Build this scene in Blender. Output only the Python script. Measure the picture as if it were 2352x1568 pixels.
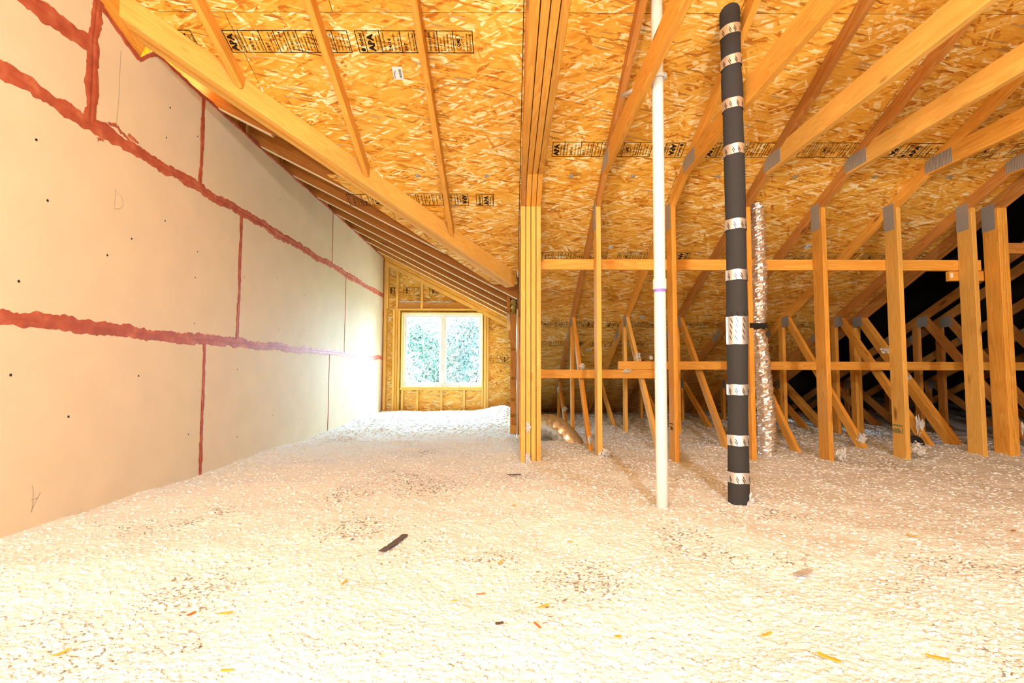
import bpy, bmesh, math, random
import numpy as np
from mathutils import Vector, Matrix

# ------------------------------------------------------------------ scene, camera, light
scene = bpy.context.scene
for o in list(bpy.data.objects):
    bpy.data.objects.remove(o)
COL = scene.collection
ZC = 1.25                                   # eye height above the attic deck

F, PITCH, YAW, ROLL = 1156.7, 0.0594, 0.0014, 0.0024
cam_d = bpy.data.cameras.new('camera')
cam_d.sensor_width = 36.0
cam_d.sensor_fit = 'HORIZONTAL'
cam_d.lens = 36.0 * F / 2352.0
cam_d.clip_start = 0.02
cam_d.clip_end = 300
cam = bpy.data.objects.new('camera', cam_d)
COL.objects.link(cam)
_right = Vector((math.cos(YAW), -math.sin(YAW), 0))
_fh = Vector((math.sin(YAW), math.cos(YAW), 0))
_fwd = _fh * math.cos(PITCH) + Vector((0, 0, 1)) * math.sin(PITCH)
_up = -_fh * math.sin(PITCH) + Vector((0, 0, 1)) * math.cos(PITCH)
_r = _right * math.cos(ROLL) + _up * math.sin(ROLL)
_u = -_right * math.sin(ROLL) + _up * math.cos(ROLL)
cam.matrix_world = Matrix(((_r.x, _u.x, -_fwd.x, 0), (_r.y, _u.y, -_fwd.y, 0),
                           (_r.z, _u.z, -_fwd.z, ZC), (0, 0, 0, 1)))
scene.camera = cam

scene.view_settings.view_transform = 'Standard'
scene.view_settings.look = 'None'
scene.view_settings.gamma = 1.0
scene.view_settings.use_curve_mapping = False
scene.view_settings.exposure = 0.0
scene.cycles.use_denoising = True
scene.cycles.max_bounces = 5
scene.cycles.diffuse_bounces = 3
scene.cycles.use_adaptive_sampling = True
scene.cycles.adaptive_threshold = 0.08
scene.cycles.use_light_tree = False
scene.cycles.sample_clamp_indirect = 8.0

world = bpy.data.worlds.new('sky')
scene.world = world
world.use_nodes = True
_bg = world.node_tree.nodes['Background']
_bg.inputs[0].default_value = (0.55, 0.80, 1.0, 1)
_bg.inputs[1].default_value = 80.0

def lamp(name, kind, loc, energy, color, **kw):
    d = bpy.data.lights.new(name, kind)
    d.energy = energy
    d.color = color
    for k, v in kw.items():
        setattr(d, k, v)
    o = bpy.data.objects.new(name, d)
    o.location = loc
    COL.objects.link(o)
    return o
# the photographer's work light, standing to the left behind the camera
lamp('work_light', 'POINT', (-0.75, -1.0, ZC + 0.55), 245.0, (1.0, 0.97, 0.93), shadow_soft_size=0.10)
# added fill lamp, high behind the camera, to even out brightness across the floor
lamp('fill_lamp', 'POINT', (0.6, -2.3, ZC + 1.30), 590.0, (1.0, 0.965, 0.92), shadow_soft_size=0.12)
# daylight portal in the window opening (gives no light of its own)
_p = lamp('window_portal', 'AREA', (-1.15, 8.50, ZC + 0.36), 1.0, (1, 1, 1), shape='RECTANGLE', size=1.36, size_y=1.24)
_p.rotation_euler = (-math.pi / 2, 0, 0)
_p.data.cycles.is_portal = True

random.seed(7)
RNG = np.random.default_rng(11)

# ------------------------------------------------------------------ helpers
def link(o, parent=None):
    COL.objects.link(o)
    if parent is not None:
        o.parent = parent
    return o

def tag(o, label=None, category=None, group=None, kind=None):
    if label: o['label'] = label
    if category: o['category'] = category
    if group: o['group'] = group
    if kind: o['kind'] = kind
    return o

def thing(name, loc, label, category, group=None):
    o = bpy.data.objects.new(name, None)
    o.location = loc
    o.empty_display_size = 0.05
    COL.objects.link(o)
    return tag(o, label, category, group)

def mesh_obj(name, verts, faces, mat, parent=None, smooth=False, matrix=None):
    me = bpy.data.meshes.new(name)
    me.from_pydata([tuple(v) for v in verts], [], faces)
    me.update()
    if mat: me.materials.append(mat)
    if smooth:
        me.polygons.foreach_set('use_smooth', [True] * len(me.polygons))
    o = bpy.data.objects.new(name, me)
    link(o)
    place(o, parent, matrix)
    return o

def place(o, parent=None, matrix=None):
    """world matrix under a parent that only has a location"""
    m = matrix or Matrix.Identity(4)
    if parent is not None:
        o.parent = parent
        base = Vector((0, 0, 0))
        q = parent
        M = Matrix.Identity(4)
        chain = []
        while q is not None:
            chain.append(q)
            q = q.parent
        for q in reversed(chain):
            M = M @ q.matrix_basis
        o.matrix_basis = M.inverted() @ m
    else:
        o.matrix_basis = m
    return o

_box_cache = {}
def box_mesh(L, w, d, mat, bev=0.0025):
    key = (round(L, 3), round(w, 4), round(d, 4), mat.name, bev)
    if key in _box_cache:
        return _box_cache[key]
    bm = bmesh.new()
    bmesh.ops.create_cube(bm, size=1.0)
    for v in bm.verts:
        v.co = Vector((v.co.x * L, v.co.y * w, v.co.z * d))
    if bev > 0:
        bmesh.ops.bevel(bm, geom=list(bm.edges), offset=min(bev, 0.3 * min(L, w, d)), segments=1, affect='EDGES')
    me = bpy.data.meshes.new('board')
    bm.to_mesh(me)
    bm.free()
    me.materials.append(mat)
    _box_cache[key] = me
    return me

def V(x, y, z):
    return Vector((x, y, z + ZC))          # z given relative to eye level

def board(name, p0, p1, side, w, d, mat, parent=None, bev=0.0025):
    """timber from p0 to p1 (centre line); w thick along `side`, d deep across it; local x runs along the grain"""
    p0, p1 = Vector(p0), Vector(p1)
    ax = (p1 - p0)
    L = ax.length
    ax.normalize()
    s = Vector(side)
    s = (s - ax * s.dot(ax)).normalized()
    up = ax.cross(s)
    M = Matrix((
        (ax.x, s.x, up.x, (p0.x + p1.x) / 2),
        (ax.y, s.y, up.y, (p0.y + p1.y) / 2),
        (ax.z, s.z, up.z, (p0.z + p1.z) / 2), (0, 0, 0, 1)))
    o = bpy.data.objects.new(name, box_mesh(L, w, d, mat, bev))
    link(o)
    return place(o, parent, M)

def axis_box(name, lo, hi, mat, parent=None, bev=0.0025):
    """box between two corners, grain along its longest side"""
    lo, hi = Vector(lo), Vector(hi)
    c = (lo + hi) / 2
    s = hi - lo
    k = max(range(3), key=lambda i: s[i])
    a = Vector((0, 0, 0)); a[k] = s[k] / 2
    j = 0 if k != 0 else 1
    side = Vector((0, 0, 0)); side[j] = 1
    i = 3 - k - j
    return board(name, c - a, c + a, side, s[j], s[i], mat, parent, bev)

def tube(path, radii, n=20, cap=True, wob=None):
    """verts, faces of a tube along a path of points"""
    P = [Vector(p) for p in path]
    vs, fs = [], []
    for i, p in enumerate(P):
        t = (P[min(i + 1, len(P) - 1)] - P[max(i - 1, 0)]).normalized()
        a = Vector((1, 0, 0)) if abs(t.x) < 0.9 else Vector((0, 1, 0))
        b = t.cross(a).normalized()
        a = b.cross(t).normalized()
        r = radii[i] if hasattr(radii, '__len__') else radii
        for k in range(n):
            th = 2 * math.pi * k / n
            rr = r * (wob(i, k) if wob else 1.0)
            vs.append(p + (a * math.cos(th) + b * math.sin(th)) * rr)
    for i in range(len(P) - 1):
        for k in range(n):
            fs.append((i * n + k, i * n + (k + 1) % n, (i + 1) * n + (k + 1) % n, (i + 1) * n + k))
    if cap:
        fs.append(tuple(range(n))[::-1])
        fs.append(tuple((len(P) - 1) * n + k for k in range(n)))
    return vs, fs

# ------------------------------------------------------------------ materials
def new_mat(name):
    m = bpy.data.materials.new(name)
    m.use_nodes = True
    nt = m.node_tree
    return m, nt, nt.nodes['Principled BSDF']

def N(nt, kind, **kw):
    n = nt.nodes.new(kind)
    for k, v in kw.items():
        if k.startswith('i_'):
            key = k[2:]
            n.inputs[int(key) if key.isdigit() else key].default_value = v
        else:
            setattr(n, k, v)
    return n

def math_n(nt, op, a, b=None):
    n = nt.nodes.new('ShaderNodeMath')
    n.operation = op
    for i, v in enumerate((a, b)):
        if v is None: continue
        if isinstance(v, (int, float)): n.inputs[i].default_value = v
        else: nt.links.new(v, n.inputs[i])
    return n.outputs[0]

def ramp(nt, fac, stops, interp='LINEAR'):
    n = nt.nodes.new('ShaderNodeValToRGB')
    n.color_ramp.interpolation = interp
    els = n.color_ramp.elements
    while len(els) > 1: els.remove(els[0])
    els[0].position, els[0].color = stops[0][0], (*stops[0][1], 1)
    for p, c in stops[1:]:
        e = els.new(p)
        e.color = (*c, 1)
    nt.links.new(fac, n.inputs[0])
    return n.outputs[0]

def mix_col(nt, fac, a, b, mode='MIX'):
    n = nt.nodes.new('ShaderNodeMix')
    n.data_type = 'RGBA'
    n.blend_type = mode
    if isinstance(fac, (int, float)): n.inputs[0].default_value = fac
    else: nt.links.new(fac, n.inputs[0])
    for sock, v in ((n.inputs[6], a), (n.inputs[7], b)):
        if isinstance(v, tuple): sock.default_value = (*v, 1)
        else: nt.links.new(v, sock)
    return n.outputs[2]

def plain(name, col, rough=0.6, metal=0.0, bump=None, spec=0.3):
    m, nt, b = new_mat(name)
    b.inputs['Base Color'].default_value = (*col, 1)
    b.inputs['Roughness'].default_value = rough
    b.inputs['Metallic'].default_value = metal
    b.inputs['Specular IOR Level'].default_value = spec
    tc = N(nt, 'ShaderNodeTexCoord')
    no = N(nt, 'ShaderNodeTexNoise', i_Scale=(bump or (60, 0))[0], i_Detail=4.0)
    nt.links.new(tc.outputs['Object'], no.inputs['Vector'])
    c = mix_col(nt, no.outputs['Fac'], tuple(x * 0.90 for x in col), tuple(min(1, x * 1.08) for x in col))
    nt.links.new(c, b.inputs['Base Color'])
    if bump and bump[1] > 0:
        bp = N(nt, 'ShaderNodeBump', i_Strength=bump[1], i_Distance=0.004)
        nt.links.new(no.outputs['Fac'], bp.inputs['Height'])
        nt.links.new(bp.outputs['Normal'], b.inputs['Normal'])
    return m

def lumber(name, light, dark, knot=(0.16, 0.05, 0.012), var=0.22):
    m, nt, b = new_mat(name)
    tc = N(nt, 'ShaderNodeTexCoord')
    oi = N(nt, 'ShaderNodeObjectInfo')
    off = N(nt, 'ShaderNodeVectorMath', operation='SCALE')
    off.inputs[3].default_value = 37.0
    cmb = N(nt, 'ShaderNodeCombineXYZ')
    nt.links.new(oi.outputs['Random'], cmb.inputs[0])
    nt.links.new(oi.outputs['Random'], cmb.inputs[1])
    nt.links.new(cmb.outputs[0], off.inputs[0])
    add = N(nt, 'ShaderNodeVectorMath', operation='ADD')
    nt.links.new(tc.outputs['Object'], add.inputs[0])
    nt.links.new(off.outputs[0], add.inputs[1])
    mp = N(nt, 'ShaderNodeMapping')
    mp.inputs['Scale'].default_value = (0.9, 13, 13)
    nt.links.new(add.outputs[0], mp.inputs[0])
    n1 = N(nt, 'ShaderNodeTexNoise', i_Scale=1.0, i_Detail=2.0, i_Distortion=0.3)
    nt.links.new(mp.outputs[0], n1.inputs['Vector'])
    rings = math_n(nt, 'FRACT', math_n(nt, 'MULTIPLY', n1.outputs['Fac'], 11.0))
    mp2 = N(nt, 'ShaderNodeMapping')
    mp2.inputs['Scale'].default_value = (6, 220, 220)
    nt.links.new(add.outputs[0], mp2.inputs[0])
    n2 = N(nt, 'ShaderNodeTexNoise', i_Scale=1.0, i_Detail=2.0)
    nt.links.new(mp2.outputs[0], n2.inputs['Vector'])
    f = math_n(nt, 'ADD', math_n(nt, 'MULTIPLY', rings, 0.45), math_n(nt, 'MULTIPLY', n2.outputs['Fac'], 0.45))
    mid = tuple((a + c) / 2 for a, c in zip(light, dark))
    col = ramp(nt, f, [(0.12, light), (0.5, mid), (0.9, dark)])
    # knots
    mp3 = N(nt, 'ShaderNodeMapping')
    mp3.inputs['Scale'].default_value = (2.2, 7.0, 7.0)
    nt.links.new(add.outputs[0], mp3.inputs[0])
    vo = N(nt, 'ShaderNodeTexVoronoi', i_Scale=1.0)
    nt.links.new(mp3.outputs[0], vo.inputs['Vector'])
    sep = N(nt, 'ShaderNodeSeparateColor')
    nt.links.new(vo.outputs['Color'], sep.inputs[0])
    kd = math_n(nt, 'ADD', vo.outputs['Distance'], math_n(nt, 'MULTIPLY', sep.outputs[0], 0.16))
    kf = ramp(nt, kd, [(0.10, (1, 1, 1)), (0.19, (0, 0, 0))])
    col = mix_col(nt, math_n(nt, 'MULTIPLY', kf, 0.75), col, knot)
    # slow blotches (heartwood / resin)
    n3 = N(nt, 'ShaderNodeTexNoise', i_Scale=2.2, i_Detail=2.0)
    nt.links.new(add.outputs[0], n3.inputs['Vector'])
    hs = N(nt, 'ShaderNodeHueSaturation')
    hs.inputs['Saturation'].default_value = 1.0
    val = math_n(nt, 'ADD', math_n(nt, 'MULTIPLY', oi.outputs['Random'], var), 1.0 - var * 0.6)
    val = math_n(nt, 'MULTIPLY', val, math_n(nt, 'ADD', math_n(nt, 'MULTIPLY', n3.outputs['Fac'], 0.4), 0.8))
    nt.links.new(val, hs.inputs['Value'])
    nt.links.new(col, hs.inputs['Color'])
    nt.links.new(hs.outputs[0], b.inputs['Base Color'])
    b.inputs['Roughness'].default_value = 0.62
    b.inputs['Specular IOR Level'].default_value = 0.25
    bp = N(nt, 'ShaderNodeBump', i_Strength=0.12, i_Distance=0.002)
    nt.links.new(n2.outputs['Fac'], bp.inputs['Height'])
    nt.links.new(bp.outputs['Normal'], b.inputs['Normal'])
    return m

def osb(name, tones, scale=1.0):
    """oriented strand board: layers of long flakes with random tone"""
    m, nt, b = new_mat(name)
    tc = N(nt, 'ShaderNodeTexCoord')
    oi = N(nt, 'ShaderNodeObjectInfo')
    cmb = N(nt, 'ShaderNodeCombineXYZ')
    r50 = math_n(nt, 'MULTIPLY', oi.outputs['Random'], 50.0)
    nt.links.new(r50, cmb.inputs[0])
    nt.links.new(math_n(nt, 'MULTIPLY', r50, 1.7), cmb.inputs[1])
    add = N(nt, 'ShaderNodeVectorMath', operation='ADD')
    nt.links.new(tc.outputs['Object'], add.inputs[0])
    nt.links.new(cmb.outputs[0], add.inputs[1])
    # fibre streaks; also used to fray the strand edges a little
    mpf = N(nt, 'ShaderNodeMapping')
    mpf.inputs['Scale'].default_value = (14, 60, 1)
    nt.links.new(add.outputs[0], mpf.inputs[0])
    fn = N(nt, 'ShaderNodeTexNoise', i_Scale=1.0, i_Detail=2.0)
    fn.noise_dimensions = '2D'
    nt.links.new(mpf.outputs[0], fn.inputs['Vector'])
    ws = N(nt, 'ShaderNodeVectorMath', operation='SCALE')
    ws.inputs[3].default_value = 0.010
    nt.links.new(fn.outputs['Color'], ws.inputs[0])
    wadd = N(nt, 'ShaderNodeVectorMath', operation='ADD')
    nt.links.new(add.outputs[0], wadd.inputs[0])
    nt.links.new(ws.outputs[0], wadd.inputs[1])
    fib = math_n(nt, 'MULTIPLY', math_n(nt, 'SUBTRACT', fn.outputs['Fac'], 0.5), 0.45)
    def layer(angle, length, width, shift, scale=1.2):
        mp = N(nt, 'ShaderNodeMapping')
        mp.vector_type = 'TEXTURE'
        mp.inputs['Rotation'].default_value = (0, 0, math.radians(angle))
        mp.inputs['Scale'].default_value = (length * scale, width * scale, 1)
        mp.inputs['Location'].default_value = (shift, shift * 0.7, 0)
        nt.links.new(wadd.outputs[0], mp.inputs[0])
        vo = N(nt, 'ShaderNodeTexVoronoi', i_Scale=1.0)
        vo.voronoi_dimensions = '2D'
        nt.links.new(mp.outputs[0], vo.inputs['Vector'])
        sp = N(nt, 'ShaderNodeSeparateColor')
        nt.links.new(vo.outputs['Color'], sp.inputs[0])
        return sp.outputs[0], sp.outputs[1], sp.outputs[2]
    _, val, third = layer(6, 0.15, 0.034, 0.0)
    for ang, ln, wd, sh, p in ((-24, 0.14, 0.026, 3.1, 0.62), (40, 0.11, 0.020, 7.7, 0.70), (-62, 0.10, 0.018, 5.3, 0.82), (22, 0.10, 0.011, 1.3, 0.66), (-12, 0.075, 0.008, 4.4, 0.74)):
        msk, tone, third = layer(ang, ln, wd, sh)
        mk = math_n(nt, 'GREATER_THAN', msk, p)
        mx = N(nt, 'ShaderNodeMix')
        nt.links.new(mk, mx.inputs[0])
        nt.links.new(val, mx.inputs[2])
        nt.links.new(tone, mx.inputs[3])
        val = mx.outputs[0]
    # a few thin dark bark flecks
    fl = math_n(nt, 'MULTIPLY', math_n(nt, 'GREATER_THAN', msk, p), math_n(nt, 'GREATER_THAN', third, 0.86))
    col = ramp(nt, math_n(nt, 'ADD', val, fib), tones)
    col = mix_col(nt, math_n(nt, 'MULTIPLY', fl, 0.6), col, (0.25, 0.08, 0.015))
    nt.links.new(col, b.inputs['Base Color'])
    b.inputs['Roughness'].default_value = 0.55
    b.inputs['Specular IOR Level'].default_value = 0.25
    return m

M = {}
M['lumber'] = lumber('lumber_yellow_pine', (0.87, 0.44, 0.078), (0.65, 0.25, 0.028))
M['lumber_pale'] = lumber('lumber_pale_spruce', (0.90, 0.53, 0.13), (0.74, 0.35, 0.060))
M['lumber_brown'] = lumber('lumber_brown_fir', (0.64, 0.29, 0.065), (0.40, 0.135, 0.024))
M['osb'] = osb('osb_sheathing', [(0.0, (0.48, 0.155, 0.014)), (0.10, (0.67, 0.285, 0.028)), (0.35, (0.78, 0.385, 0.047)),
                                 (0.70, (0.84, 0.455, 0.075)), (0.83, (0.90, 0.61, 0.20)), (0.94, (0.94, 0.74, 0.38)), (1.0, (0.95, 0.82, 0.52))])
M['lumber_lit_edge'] = lumber('lumber_edge_painted_lit', (0.93, 0.80, 0.55), (0.86, 0.68, 0.40), var=.1)  # very pale: window light on the rafter undersides, put into the colour
M['lumber_shaded'] = lumber('lumber_shaded_fir', (0.50, 0.20, 0.038), (0.33, 0.105, 0.018))  # darkened wood: shade on the dormer rafter faces painted into the base colour
M['steel'] = None
M['ink'] = plain('black_ink', (0.022, 0.014, 0.008), 0.7, spec=0.1)
M['ink_blue'] = plain('blue_ink', (0.03, 0.05, 0.22), 0.7)
M['ink_green'] = plain('green_ink', (0.01, 0.16, 0.10), 0.7)
M['pencil'] = plain('pencil_line', (0.23, 0.16, 0.11), 0.7)
M['paper'] = plain('white_sticker_paper', (0.82, 0.82, 0.82), 0.5)
M['gypsum'] = plain('gypsum_paper', (0.74, 0.60, 0.415), 0.75, bump=(4.0, 0.0), spec=0.15)
M['gypsum_core'] = plain('gypsum_core', (0.80, 0.72, 0.60), 0.9)
M['screw'] = plain('black_screw', (0.02, 0.018, 0.016), 0.5)
M['pvc'] = plain('white_pvc', (0.74, 0.73, 0.70), 0.28, spec=0.5)
M['primer'] = plain('purple_primer', (0.36, 0.22, 0.72), 0.4)
M['foam'] = plain('black_foam_sleeve', (0.046, 0.044, 0.045), 0.85, bump=(900, 0.3), spec=0.2)
M['strap'] = plain('black_strap', (0.012, 0.012, 0.012), 0.5)
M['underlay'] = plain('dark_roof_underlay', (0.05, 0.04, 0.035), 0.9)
M['bark'] = plain('dark_bark', (0.10, 0.065, 0.045), 0.8, bump=(90, 0.6))
M['chip'] = plain('orange_wood_chip', (0.78, 0.42, 0.06), 0.6)
M['chip_brown'] = plain('brown_wood_chip', (0.42, 0.16, 0.03), 0.6)
M['vinyl'] = plain('white_window_vinyl', (0.82, 0.84, 0.84), 0.35, spec=0.5)
M['grille'] = plain('grey_window_grille', (0.60, 0.66, 0.68), 0.5)
M['soil'] = plain('outdoor_grass', (0.10, 0.22, 0.06), 0.9)
M['tree_bark'] = plain('tree_bark', (0.16, 0.12, 0.09), 0.9)
M['rubber'] = plain('black_rubber', (0.02, 0.02, 0.02), 0.6)

def sealant():
    m, nt, b = new_mat('red_firestop_sealant')
    tc = N(nt, 'ShaderNodeTexCoord')
    n = N(nt, 'ShaderNodeTexNoise', i_Scale=14.0, i_Detail=5.0)
    nt.links.new(tc.outputs['Object'], n.inputs['Vector'])
    c = ramp(nt, n.outputs['Fac'], [(0.3, (0.33, 0.062, 0.030)), (0.55, (0.45, 0.098, 0.045)), (0.75, (0.56, 0.175, 0.085))])
    nt.links.new(c, b.inputs['Base Color'])
    b.inputs['Roughness'].default_value = 0.6
    b.inputs['Specular IOR Level'].default_value = 0.3
    bp = N(nt, 'ShaderNodeBump', i_Strength=0.4, i_Distance=0.004)
    nt.links.new(n.outputs['Fac'], bp.inputs['Height'])
    nt.links.new(bp.outputs['Normal'], b.inputs['Normal'])
    return m
M['sealant'] = sealant()

def steel():
    m, nt, b = new_mat('galvanized_truss_plate')
    tc = N(nt, 'ShaderNodeTexCoord')
    w = N(nt, 'ShaderNodeTexWave', i_Scale=26.0, i_Distortion=0.6)
    w.inputs['Detail'].default_value = 1.0
    nt.links.new(tc.outputs['Object'], w.inputs['Vector'])
    c = ramp(nt, w.outputs['Fac'], [(0.15, (0.27, 0.26, 0.25)), (0.6, (0.46, 0.44, 0.42))])
    nt.links.new(c, b.inputs['Base Color'])
    b.inputs['Metallic'].default_value = 0.3
    b.inputs['Roughness'].default_value = 0.5
    bp = N(nt, 'ShaderNodeBump', i_Strength=0.5, i_Distance=0.002)
    nt.links.new(w.outputs['Fac'], bp.inputs['Height'])
    nt.links.new(bp.outputs['Normal'], b.inputs['Normal'])
    return m
M['steel'] = steel()

def foil(name, col, bump_scale, strength, rough=0.28):
    m, nt, b = new_mat(name)
    tc = N(nt, 'ShaderNodeTexCoord')
    n = N(nt, 'ShaderNodeTexNoise', i_Scale=bump_scale, i_Detail=3.0)
    nt.links.new(tc.outputs['Object'], n.inputs['Vector'])
    b.inputs['Base Color'].default_value = (*col, 1)
    b.inputs['Metallic'].default_value = 0.9
    b.inputs['Roughness'].default_value = rough
    bp = N(nt, 'ShaderNodeBump', i_Strength=strength, i_Distance=0.006)
    nt.links.new(n.outputs['Fac'], bp.inputs['Height'])
    nt.links.new(bp.outputs['Normal'], b.inputs['Normal'])
    return m
M['foil'] = foil('crinkled_foil_duct', (0.92, 0.91, 0.90), 60.0, 0.35, 0.30)
M['foil_tape'] = foil('foil_tape', (0.80, 0.79, 0.78), 60.0, 0.10, 0.45)

def insulation(name='blown_fibre', speck=True):
    m, nt, b = new_mat(name)
    tc = N(nt, 'ShaderNodeTexCoord')
    n1 = N(nt, 'ShaderNodeTexNoise', i_Scale=75.0, i_Detail=3.0, i_Roughness=0.7)
    nt.links.new(tc.outputs['Object'], n1.inputs['Vector'])
    c = ramp(nt, n1.outputs['Fac'], [(0.26, (0.70, 0.70, 0.68)), (0.42, (0.79, 0.795, 0.785)), (0.64, (0.85, 0.86, 0.86))])
    if speck:
        # grey-green dust specks, thicker in a few soiled patches
        n2 = N(nt, 'ShaderNodeTexNoise', i_Scale=1.9, i_Detail=2.0)
        nt.links.new(tc.outputs['Object'], n2.inputs['Vector'])
        n3 = N(nt, 'ShaderNodeTexNoise', i_Scale=70.0, i_Detail=2.0)
        nt.links.new(tc.outputs['Object'], n3.inputs['Vector'])
        patch = ramp(nt, n2.outputs['Fac'], [(0.50, (0, 0, 0)), (0.70, (1, 1, 1))])
        sx = N(nt, 'ShaderNodeSeparateXYZ')
        nt.links.new(tc.outputs['Object'], sx.inputs[0])
        for (ax_, ay_, ar_) in ((-1.02, 1.70, .20), (-.70, 2.30, .22), (-.50, 3.10, .35), (.05, 3.45, .16), (.25, 1.75, .22)):
            dx_ = math_n(nt, 'SUBTRACT', sx.outputs[0], ax_)
            dy_ = math_n(nt, 'SUBTRACT', sx.outputs[1], ay_)
            dd_ = math_n(nt, 'ADD', math_n(nt, 'MULTIPLY', dx_, dx_), math_n(nt, 'MULTIPLY', math_n(nt, 'MULTIPLY', dy_, dy_), 0.7))
            patch = math_n(nt, 'MAXIMUM', patch, math_n(nt, 'SUBTRACT', 1.1, math_n(nt, 'DIVIDE', dd_, ar_ * ar_)))
        thr = math_n(nt, 'SUBTRACT', 0.685, math_n(nt, 'MULTIPLY', patch, 0.15))
        fl = math_n(nt, 'MULTIPLY', math_n(nt, 'SUBTRACT', n3.outputs['Fac'], thr), 12.0)
        cl = N(nt, 'ShaderNodeClamp')
        nt.links.new(fl, cl.inputs[0])
        c = mix_col(nt, math_n(nt, 'MULTIPLY', cl.outputs[0], 0.8), c, (0.17, 0.15, 0.095))
        # brown wood-dust specks
        f4 = ramp(nt, n3.outputs['Fac'], [(0.245, (1, 1, 1)), (0.27, (0, 0, 0))])
        c = mix_col(nt, math_n(nt, 'MULTIPLY', f4, 0.7), c, (0.45, 0.24, 0.08))
    nt.links.new(c, b.inputs['Base Color'])
    b.inputs['Roughness'].default_value = 1.0
    b.inputs['Specular IOR Level'].default_value = 0.0
    vb = N(nt, 'ShaderNodeTexVoronoi', i_Scale=62.0)
    vb.voronoi_dimensions = '2D'
    nt.links.new(tc.outputs['Object'], vb.inputs['Vector'])
    hgt = math_n(nt, 'SUBTRACT', math_n(nt, 'MULTIPLY', n1.outputs['Fac'], 0.9), math_n(nt, 'MULTIPLY', vb.outputs['Distance'], 0.55))
    bp = N(nt, 'ShaderNodeBump', i_Strength=0.7, i_Distance=0.006)
    nt.links.new(hgt, bp.inputs['Height'])
    nt.links.new(bp.outputs['Normal'], b.inputs['Normal'])
    return m
M['fluff'] = insulation()
M['tuft'] = plain('fibre_tuft', (0.84, 0.82, 0.79), 1.0, bump=(120, 0.5), spec=0.0)

def glass():
    m, nt, b = new_mat('window_glass')
    nt.nodes.remove(b)
    out = nt.nodes['Material Output']
    tr = N(nt, 'ShaderNodeBsdfTransparent')
    tr.inputs[0].default_value = (0.92, 0.97, 0.97, 1)
    gl = N(nt, 'ShaderNodeBsdfGlossy', i_Roughness=0.03)
    mx = N(nt, 'ShaderNodeMixShader')
    mx.inputs[0].default_value = 0.06
    nt.links.new(tr.outputs[0], mx.inputs[1])
    nt.links.new(gl.outputs[0], mx.inputs[2])
    nt.links.new(mx.outputs[0], out.inputs[0])
    return m
M['glass'] = glass()

def leaf(name, col):
    m, nt, b = new_mat(name)
    oi = N(nt, 'ShaderNodeTexCoord')
    n = N(nt, 'ShaderNodeTexNoise', i_Scale=1.4, i_Detail=3.0)
    nt.links.new(oi.outputs['Object'], n.inputs['Vector'])
    c = mix_col(nt, n.outputs['Fac'], tuple(x * 0.45 for x in col), tuple(min(1, x * 1.5) for x in col))
    nt.links.new(c, b.inputs['Base Color'])
    b.inputs['Roughness'].default_value = 0.6
    return m
M['leaf'] = leaf('broad_leaves', (0.0060, 0.026, 0.0105))
M['leaf_blue'] = leaf('blue_green_leaves', (0.0042, 0.021, 0.0150))

# ------------------------------------------------------------------ roof geometry (z relative to eye level)
S1 = 0.4442                                  # main roof slope
def chord_z(y):                              # underside of the truss top chords
    return 1.3415 - S1 * (y - 4.0184)
CH = 0.0975                                  # vertical depth of a 2x4 chord at that slope
def roof_z(y):
    return chord_z(y) + CH
S2 = 0.51                                    # slope of the dormer roof (falls to +x)
WX = -2.11                                   # face of the gypsum wall
def raft_z(x):                               # underside of the dormer rafters
    return 1.88 - S2 * (x - WX)
RV = 0.157
YR = -1.0                                    # ridge
YE = 8.85                                    # eave
YF = 8.27                                    # room face of the far wall studs
VA, VB = Vector((-2.073, 2.665)), Vector((0.058, 5.029))   # plan line of the valley beam
def valley_side(x, y):                       # >0 : main roof side
    d = VB - VA
    return (x - VA.x) * d.y - (y - VA.y) * d.x

def clip(poly, fn):
    """Sutherland-Hodgman with a signed linear function"""
    out = []
    for i in range(len(poly)):
        a, b = poly[i], poly[(i + 1) % len(poly)]
        fa, fb = fn(*a), fn(*b)
        if fa >= 0: out.append(a)
        if (fa >= 0) != (fb >= 0):
            t = fa / (fa - fb)
            out.append((a[0] + t * (b[0] - a[0]), a[1] + t * (b[1] - a[1])))
    return out

def slab(name, poly, frame, th, mat, parent, gap=0.0022):
    """polygon in local u,v extruded by th along the local normal; frame = world matrix"""
    n = len(poly)
    cu = sum(p[0] for p in poly) / n
    cv = sum(p[1] for p in poly) / n
    P = []
    for u, v in poly:
        du, dv = u - cu, v - cv
        P.append((du - math.copysign(gap, du), dv - math.copysign(gap, dv)))
    vs = [(u, v, 0) for u, v in P] + [(u, v, th) for u, v in P]
    fs = [tuple(range(n))[::-1], tuple(range(n, 2 * n))]
    for i in range(n):
        j = (i + 1) % n
        fs.append((i, j, n + j, n + i))
    m = frame @ Matrix.Translation((cu, cv, 0))
    o = mesh_obj(name, vs, fs, mat, parent, matrix=m)
    bm = bmesh.new(); bm.from_mesh(o.data)
    bmesh.ops.recalc_face_normals(bm, faces=bm.faces)
    bm.to_mesh(o.data); bm.free()
    return o

# local frame of the main roof underside: u = +x, v = up the slope (towards the ridge), w = out through the roof
c1 = 1 / math.sqrt(1 + S1 * S1)
_v = Vector((0, -c1, S1 * c1)); _w = Vector((0, S1 * c1, c1))
Y0 = 3.836
FR_MAIN = Matrix(((1, _v.x, _w.x, 0), (0, _v.y, _w.y, Y0), (0, _v.z, _w.z, roof_z(Y0) + ZC), (0, 0, 0, 1)))
def main_uv(x, y): return (x, (Y0 - y) / c1)
def uv_y(v): return Y0 - v * c1

ceiling = bpy.data.objects.new('ceiling', None)
link(ceiling)
tag(ceiling, kind='structure')
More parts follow.
